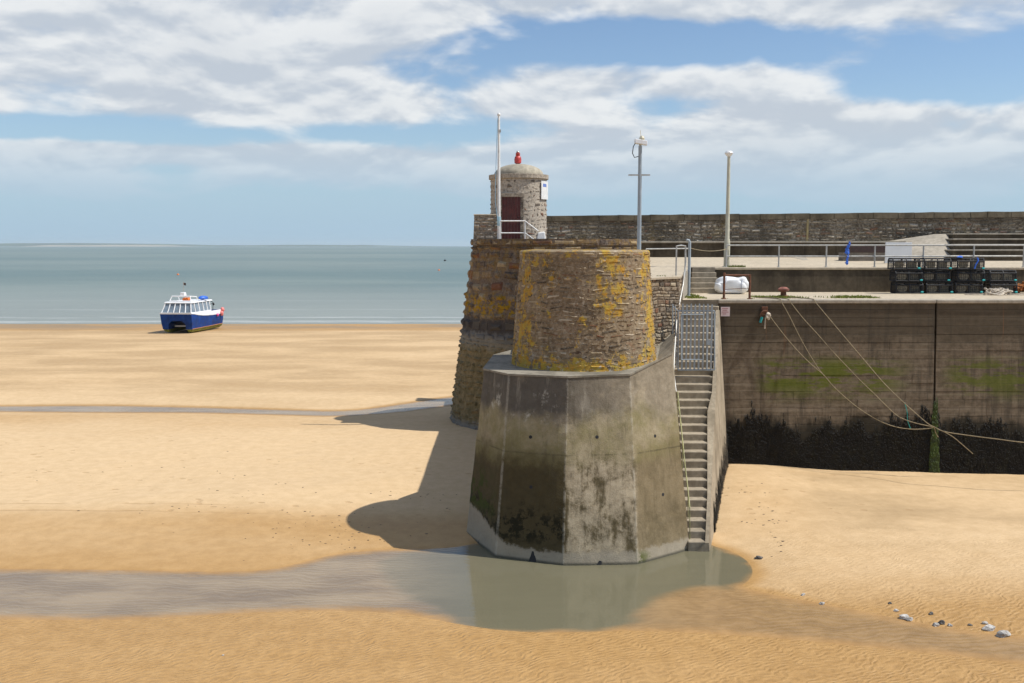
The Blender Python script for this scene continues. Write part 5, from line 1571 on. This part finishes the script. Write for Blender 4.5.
for y in stations:
    b = beam(y); s_ = sheer(y) - 0.02
    rake = lambda z, y=y: y - (0.42 * (z / 1.9) * max(0, 1 - y / 1.5))
    half = [(b, s_), (b * 0.985, 0.95), (b * 0.93, 0.42), (0.86, 0.42), (0.80, 0.95), (0.50, 1.22)]
    ring = [(x_, rake(z_), z_) for x_, z_ in half] + [(-x_, rake(z_), z_) for x_, z_ in reversed(half)]
    secs.append(ring)
loft(mb, secs)
mb.build('hull', M['navy'], boat, local=True)
for sgn in (-1, 1):
    mb = MB(); secs = []
    for y in [0.05, 0.5, 1.2, 2.2, 3.4, 4.8, 6.2, Ln - 0.03]:
        b = beam(y)
        e = max(0, 1 - y / 0.9)
        ring = [(sgn*(b*0.932), y, 0.42), (sgn*(b*0.88), y + 0.05*e, 0.22), (sgn*(b*0.72 - 0.05), y + 0.15*e, 0.03 + 0.10*e), (sgn*0.95, y+0.1*e, 0.06+0.1*e), (sgn*0.855, y, 0.42)]
        if sgn < 0: ring = ring[::-1]
        secs.append(ring)
    loft(mb, secs); mb.build('keel', M['antifoul'], boat, local=True)
for sgn in (-1, 1):
    mb = MB(); mb.tube([(sgn*(beam(y)*0.945+0.008), y - 0.02, 0.45) for y in np.linspace(0.0, Ln, 12)], 0.030, 6); mb.build('boot_line', M['boot'], boat, local=True)
# white gunwale / bulwark following the sheer
mb = MB()
for sgn in (-1, 1):
    secs = []
    for y in [-0.40, 0.3, 1.2, 2.2, 3.4, 4.8, 6.4, Ln]:
        yy_ = max(y, 0); b = beam(yy_); s_ = sheer(yy_)
        hgt = 0.12 + 0.32 * (1 - math.exp(-max(0, y) / 3.0))
        ring = [(sgn*(b+0.03), y, s_-0.03), (sgn*(b+0.03), y, s_+0.05), (sgn*(b-0.02), y, s_+hgt), (sgn*(b-0.14), y, s_+hgt), (sgn*(b-0.14), y, s_-0.03)]
        if sgn < 0: ring = ring[::-1]
        secs.append(ring)
    loft(mb, secs)
mb.box(-1.5, 1.5, -0.43, -0.28, sheer(0) - 0.06, sheer(0) + 0.09)
mb.box(-1.48, 1.48, Ln - 0.12, Ln, sheer(Ln) - 0.1, sheer(Ln) + 0.4)
mb.build('gunwale', M['gel'], boat, local=True)
mb = MB(); mb.box(-1.42, 1.42, -0.2, Ln - 0.1, 1.30, 1.40); mb.build('deck', M['gel'], boat, local=True)
# cabin: raked front, windows
cz0_, cz1_ = sheer(0) + 0.02, sheer(0) + 1.02
CW0, CW1 = 1.44, 1.24
CL = 4.6
mb = MB()
mb.hexa([(-CW0,-0.30,1.38),(CW0,-0.30,1.38),(CW0,CL,1.38),(-CW0,CL,1.38)], [(-CW0,-0.24,cz0_+0.06),(CW0,-0.24,cz0_+0.06),(CW0,CL,cz0_+0.06),(-CW0,CL,cz0_+0.06)])
mb.build('cabin_base', M['gel'], boat, local=True)
zA, zB = cz0_ + 0.063, cz1_ - 0.09
fA, fB = -0.23, 0.24      # front rake
mb = MB()
mb.hexa([(-CW0+.03,fA+.03,zA),(CW0-.03,fA+.03,zA),(CW0-.03,CL-.03,zA),(-CW0+.03,CL-.03,zA)], [(-CW1+.03,fB+.03,zB),(CW1-.03,fB+.03,zB),(CW1-.03,CL-.03,zB),(-CW1+.03,CL-.03,zB)])
mb.build('window_band', M['glass'], boat, local=True)
# mullions between the panes
for k in range(6):
    f_ = -1 + 2 * k / 5
    mb = MB(); mb.tube([(f_*CW0*0.98, fA, zA - 0.02), (f_*CW1*0.98, fB, zB + 0.02)], 0.05, 6); mb.build('mullion', M['gel'], boat, local=True)
for sgn in (-1, 1):
    for y in (0.9, 1.9, 2.9, 3.8, CL):
        mb = MB(); mb.tube([(sgn*CW0, y - 0.12, zA - 0.02), (sgn*CW1, y, zB + 0.02)], 0.05, 6); mb.build('mullion', M['gel'], boat, local=True)
mb = MB(); mb.hexa([(-CW1-.10,fB-.12,zB+.003),(CW1+.10,fB-.12,zB+.003),(CW1+.10,CL+.7,zB+.003),(-CW1-.10,CL+.7,zB+.003)], [(-CW1-.02,fB-.02,zB+.13),(CW1+.02,fB-.02,zB+.13),(CW1+.02,CL+.65,zB+.11),(-CW1-.02,CL+.65,zB+.11)])
mb.build('cabin_roof', M['gel'], boat, local=True, bevel=0.03)
RZ = zB + 0.13
mb = MB()   # roof screen frame
q = [(-0.95,0.5,RZ),(-0.80,0.75,RZ+0.5),(0.98,0.75,RZ+0.5),(1.12,0.5,RZ)]
mb.tube(q, 0.055, 7); mb.tube([(-0.80,0.75,RZ+0.5),(-0.8,2.2,RZ+0.4),(-0.8,2.4,RZ)],0.045,7); mb.tube([(0.98,0.75,RZ+0.5),(0.98,2.2,RZ+0.4),(0.98,2.4,RZ)],0.045,7)
mb.tube([(-0.95,0.5,RZ+0.05),(1.12,0.5,RZ+0.05)], 0.06, 7)
mb.build('roof_rack', M['gel'], boat, local=True)
mb = MB()
for x_ in (0.28, 0.55): mb.tube([(x_, 0.9, RZ+0.2), (x_, 1.5, RZ+0.2)], 0.16, 10)
mb.build('life_raft', M['orange'], boat, local=True, smooth=True)
mb = MB(); mb.blob((1.05, 3.6, RZ + 0.22), (0.45, 0.6, 0.2), 3, 0.1, 2); mb.build('blue_cover', M['blue'], boat, local=True, smooth=True)
mb = MB(); mb.hexa([(-0.08,0.8,RZ+0.52),(0.42,0.8,RZ+0.52),(0.42,1.3,RZ+0.52),(-0.08,1.3,RZ+0.52)], [(-0.04,0.84,RZ+0.86),(0.38,0.84,RZ+0.86),(0.38,1.25,RZ+0.86),(-0.04,1.25,RZ+0.86)]); mb.build('radar', M['gel'], boat, local=True, bevel=0.05)
mb = MB(); mb.tube([(0.22,1.05,RZ+0.8),(0.22,1.05,RZ+1.85)], 0.025, 6)
mast = mb.build('mast', M['galv'], boat, local=True)
mb = MB(); mb.add([(0.24,1.05,RZ+1.55),(0.46,1.08,RZ+1.5),(0.44,1.12,RZ+1.72),(0.24,1.05,RZ+1.78),(0.24,1.07,RZ+1.55),(0.46,1.10,RZ+1.5),(0.44,1.14,RZ+1.72),(0.24,1.07,RZ+1.78)], [(0,1,2,3),(7,6,5,4),(0,4,5,1),(1,5,6,2),(2,6,7,3),(3,7,4,0)]); mb.build('pennant', M['brown'], mast, local=True)
mb = MB(); mb.tube([(0.9,6.3,1.4),(1.0,6.2,2.6),(0.55,5.9,3.0)], 0.035, 6); mb.tube([(1.0,6.2,2.5),(0.4,5.6,2.35)], 0.03, 6); mb.blob((1.0,6.3,2.45),(0.12,0.12,0.15),2,0.1,1); mb.build('rod_holder', M['black'], boat, local=True)
mb = MB(); mb.tube([(-0.2,6.6,1.4),(0.0,6.8,2.1),(0.35,6.6,2.45)], 0.10, 8); mb.build('folded_canopy', M['gel'], boat, local=True)
mb = MB(); mb.blob((beam(6.6)+0.14, 6.55, 1.50), (0.18,0.2,0.27), 1, 0.03, 2); mb.build('fender', M['pink'], boat, local=True, smooth=True)
mb = MB(); mb.blob((beam(6.6)+0.08, 6.9, 1.85), (0.2,0.22,0.25), 1, 0.03, 2); mb.build('fender', M['pink'], boat, local=True, smooth=True)
mb = MB(); mb.blob((beam(5.6)+0.12, 5.5, 1.42), (0.14,0.17,0.16), 1, 0.03, 2); mb.build('fender', M['magenta'], boat, local=True, smooth=True)
mb = MB(); mb.box(-0.55, 0.55, 0.6, 0.9, 0.62, 0.75); mb.build('tunnel_beam', M['galv'], boat, local=True)

# ================================================================ BUOYS
for px, py, r_, mat, lab in ((445, 261, 0.75, 'black', 'dark round buoy floating far out near the pier head'),
                             (439, 270.5, 0.38, 'orange', 'small orange buoy in the sea just left of the pier head'),
                             (178, 275, 0.36, 'orange', 'small orange buoy in the sea above the boat')):
    P = gnd(px, py, SEA)
    o = MB().lathe([(0.0, -0.5*r_), (r_*0.8, -0.3*r_), (r_, 0.2*r_), (r_*0.75, 0.75*r_), (r_*0.25, 1.0*r_), (r_*0.18, 1.3*r_), (0, 1.32*r_)], (P.x, P.y, SEA), 18).build('buoy', M[mat], smooth=True)
    tag(o, lab, 'buoy', 'mooring buoys on the sea')

# ================================================================ STONES ON THE BANK
rnd = random.Random(99)
def sz(x, y): return float(sand_z(np.array([x]), np.array([y]))[0])
spots = [(890,604,.09,'dark','small dark stone farthest up the bank at the left of the row'),
 (896,610,.10,'pale','small pale stone just below the leftmost dark one'),
 (904,616,.20,'pale','large pale stone with a notch at the left of the waterline row'),
 (909,618,.15,'pale','pale stone touching the large notched one'),
 (931,614,.10,'dark','dark pebble set apart up the bank in the middle of the row'),
 (936,623.5,.15,'pale','pale wedge stone at the waterline in the middle of the row'),
 (942,622,.15,'dark','dark stone leaning on the pale wedge at the waterline'),
 (950,624,.10,'pale','small pale stone right of the dark leaning one'),
 (970,624,.08,'dark','dark pebble alone between the middle and right stones'),
 (985,623,.14,'pale','upper pale stone of the tall right hand pair'),
 (989,628,.20,'pale','lower pale slab of the tall right hand pair'),
 (1003,633.5,.24,'pale','largest pale boulder, rightmost at the waterline'),
 (803,594,.09,'pale','pale pebble at the left start of the channel bank'),
 (822,602,.11,'pale','low pale stone alone on the left channel bank'),
 (759,558,.15,'dark','dark driftwood lump beside the round end of the pool'),
 (223,659,.05,'pale','white shell on the wet ripples at the bottom left')]
for i, (px, py, r_, mt, lab) in enumerate(spots):
    P = gnd(px, py, -0.1); r_ *= 0.46
    z = max(sz(P.x, P.y), W)
    o = MB().blob((P.x, P.y, z + r_ * 0.25), (r_ * rnd.uniform(1.0, 1.4), r_ * rnd.uniform(0.8, 1.1), r_ * rnd.uniform(0.55, 0.85)), i, 0.28, 2).build('beach_stone', M['stone' if mt == 'pale' else 'darkstone'])
    tag(o, lab, 'stone', 'stones along the water channel')

# driftweed and pebbles strewn (uncountable)
mb = MB()
def scrap(px, py, n_, sx_, sy_, s0, s1):
    for _ in range(n_):
        P = gnd(px + rnd.gauss(0, sx_), py + rnd.gauss(0, sy_), -0.05)
        if P.y < 10 or P.y > 70: continue
        if min(sdist(np.array([P.x]), np.array([P.y]), POOL)[0], sdist(np.array([P.x]), np.array([P.y]), STREAM)[0]) < 0.05: continue
        z = sz(P.x, P.y)
        s_ = rnd.uniform(s0, s1)
        mb.blob((P.x, P.y, z + s_*0.15), (s_*rnd.uniform(0.8, 1.8), s_*0.8, s_*0.35), rnd.randint(0, 999), 0.3, 1)
for px, py, n_, sx_, sy_ in ((770,520,22,12,5),(778,545,14,4,10),(745,500,10,15,4),(300,530,40,60,10),(345,538,30,22,7),(120,470,12,80,14),(250,515,22,90,2.5),(420,497,18,22,2),(260,480,20,60,12),(400,520,10,30,12)):
    scrap(px, py, n_, sx_, sy_, 0.010, 0.032)
tag(mb.build('strewn_weed', simple('driftweed', (0.13, 0.095, 0.06), 0.9, vary=0.4)), 'dark scraps of weed and pebbles strewn over the sand', 'debris', kind='stuff')

# ================================================================ WORLD
world = bpy.data.worlds.new('World'); scene.world = world; world.use_nodes = True
nt = world.node_tree
for nd in list(nt.nodes): nt.nodes.remove(nd)
t = NT(nt)
S = Vector((0.545, -0.055, 0.836)).normalized()
elev = math.asin(S.z); rot = math.atan2(S.x, S.y)
sky = t.n('ShaderNodeTexSky', sky_type='NISHITA')
sky.sun_disc = False; sky.sun_elevation = elev; sky.sun_rotation = rot
sky.altitude = 0; sky.air_density = 1.0; sky.dust_density = 0.3; sky.ozone_density = 1.0
SKY = 0.095
g = t.n('ShaderNodeTexCoord').outputs['Generated']
dx, dy, dz = t.xyz(g)
az = t.m('ARCTAN2', dx, dy)
dzc = t.m('MAXIMUM', dz, 0.0)
def dens(shift):
    q = t.add(dzc, shift)
    # layers crowd together towards the horizon
    pv = t.comb(t.mul(az, 5.0), t.mul(t.m('POWER', t.add(q, 0.03), 0.8), 11.0), 0.0)
    return t.noise(pv, 1.15, 6, 0.53, 0.2)
qv = t.comb(az, dz, 0.0)
bias = None
for (px, py, sa, se, amp) in [
    (150, 70, .30, .060, .20), (390, 95, .11, .032, .12), (330, 15, .30, .028, .12), (690, -5, .30, .024, .18), (930, 15, .20, .036, .18),
    (610, 86, .16, .018, .17), (900, 52, .08, .014, .10),
    (800, 140, .27, .044, .22), (560, 160, .16, .034, .12), (960, 160, .2, .03, .10),
    (140, 152, .16, .011, .20), (360, 162, .12, .013, .18), (80, 176, .3, .018, .10), (620, 185, .3, .016, .12), (960, 190, .2, .012, .10),
    (455, 75, .07, .026, -.20), (620, 38, .17, .018, -.26), (450, 130, .16, .013, -.18), (960, 82, .13, .017, -.24), (800, 50, .10, .020, -.22), (720, 100, .10, .012, -.12), (40, 128, .10, .010, -.1),
    (190, 134, .24, .011, -.18), (800, 222, .5, .022, -.18), (100, 225, .5, .03, -.16)]:
    rx, ry, rz = ray(px, py); L_ = math.sqrt(rx*rx + ry*ry + rz*rz)
    iu, iv = 1 / (sa * 0.95), 1 / se
    q_ = t.n('ShaderNodeVectorMath', {0: qv, 1: (iu, iv, 0), 2: (-math.atan2(rx, ry) * iu, -rz / L_ * iv, 0)}, operation='MULTIPLY_ADD').outputs[0]
    r_ = t.n('ShaderNodeVectorMath', {0: q_}, operation='LENGTH').outputs[1]
    gk = t.ss(r_, 1.8, 0.0, 0.0, amp)
    bias = gk if bias is None else t.add(bias, gk)
d0 = t.add(dens(0.0), bias)
d1 = t.add(dens(0.010), bias)
mask = t.ss(d0, 0.455, 0.635)
thin = t.ss(dz, 0.01, 0.08)
mask = t.mul(mask, t.lin(thin, 0, 1, 0.15, 0.94))
light = t.ss(t.sub(d0, d1), -0.065, 0.075)          # sunlit tops versus shaded undersides
core = t.ss(d0, 0.62, 0.95)
ccol = t.mix(light, (0.50, 0.55, 0.615), (0.78, 0.795, 0.80))
ccol = t.mix(t.mul(core, 0.40), ccol, (0.50, 0.54, 0.59))
ccol = t.mix(t.ss(dz, 0.13, 0.03), ccol, (0.42, 0.54, 0.65))
skyc = t.mix(1.0, sky.outputs[0], (SKY * 0.94, SKY * 1.03, SKY * 1.14), 'MULTIPLY')
# moisture paling the lower sky
skyc = t.mix(t.mul(t.ss(dz, 0.16, 0.0), 0.9), skyc, (0.335, 0.495, 0.65))
final = t.mix(mask, skyc, ccol)
bg_ = t.n('ShaderNodeBackground', {'Color': final, 'Strength': 1.0})
wo = t.n('ShaderNodeOutputWorld'); nt.links.new(bg_.outputs[0], wo.inputs[0])

# sea air: one even volume round everything
HAZE = 4.5e-5
if HAZE:
    hm = bpy.data.materials.new('sea_haze'); hm.use_nodes = True
    for nd in list(hm.node_tree.nodes): hm.node_tree.nodes.remove(nd)
    th_ = NT(hm.node_tree)
    pvn = th_.n('ShaderNodeVolumePrincipled', {'Color': (0.80, 0.88, 0.95), 'Density': HAZE, 'Anisotropy': 0.2})
    oo = th_.n('ShaderNodeOutputMaterial'); hm.node_tree.links.new(pvn.outputs[0], oo.inputs['Volume'])
    hz = MB().box(-25000, 25000, -700, 25500, -8, 90).build('haze', hm)
    tag(hz, kind='stuff')

sun = bpy.data.lights.new('sun', 'SUN'); sun.energy = 4.2; sun.angle = R(0.53); sun.color = (1.0, 0.955, 0.88)
so = bpy.data.objects.new('sun', sun); COL.objects.link(so)
so.rotation_euler = S.to_track_quat('Z', 'Y').to_euler(); so.location = (30, -5, 40)

# ================================================================ CAMERA
cam = bpy.data.cameras.new('camera'); co_ = bpy.data.objects.new('camera', cam); COL.objects.link(co_)
cam.sensor_width = 36; cam.lens = F / 1024 * 36; cam.clip_end = 90000; cam.clip_start = 0.1
co_.location = (0, 0, H); co_.rotation_euler = (math.pi / 2 - TH, 0, 0)
scene.camera = co_
scene.view_settings.view_transform = 'Standard'; scene.view_settings.look = 'None'
scene.view_settings.exposure = 0.15; scene.view_settings.gamma = 1.0

scene.cycles.max_bounces = 5; scene.cycles.diffuse_bounces = 3; scene.cycles.glossy_bounces = 3; scene.cycles.volume_bounces = 1
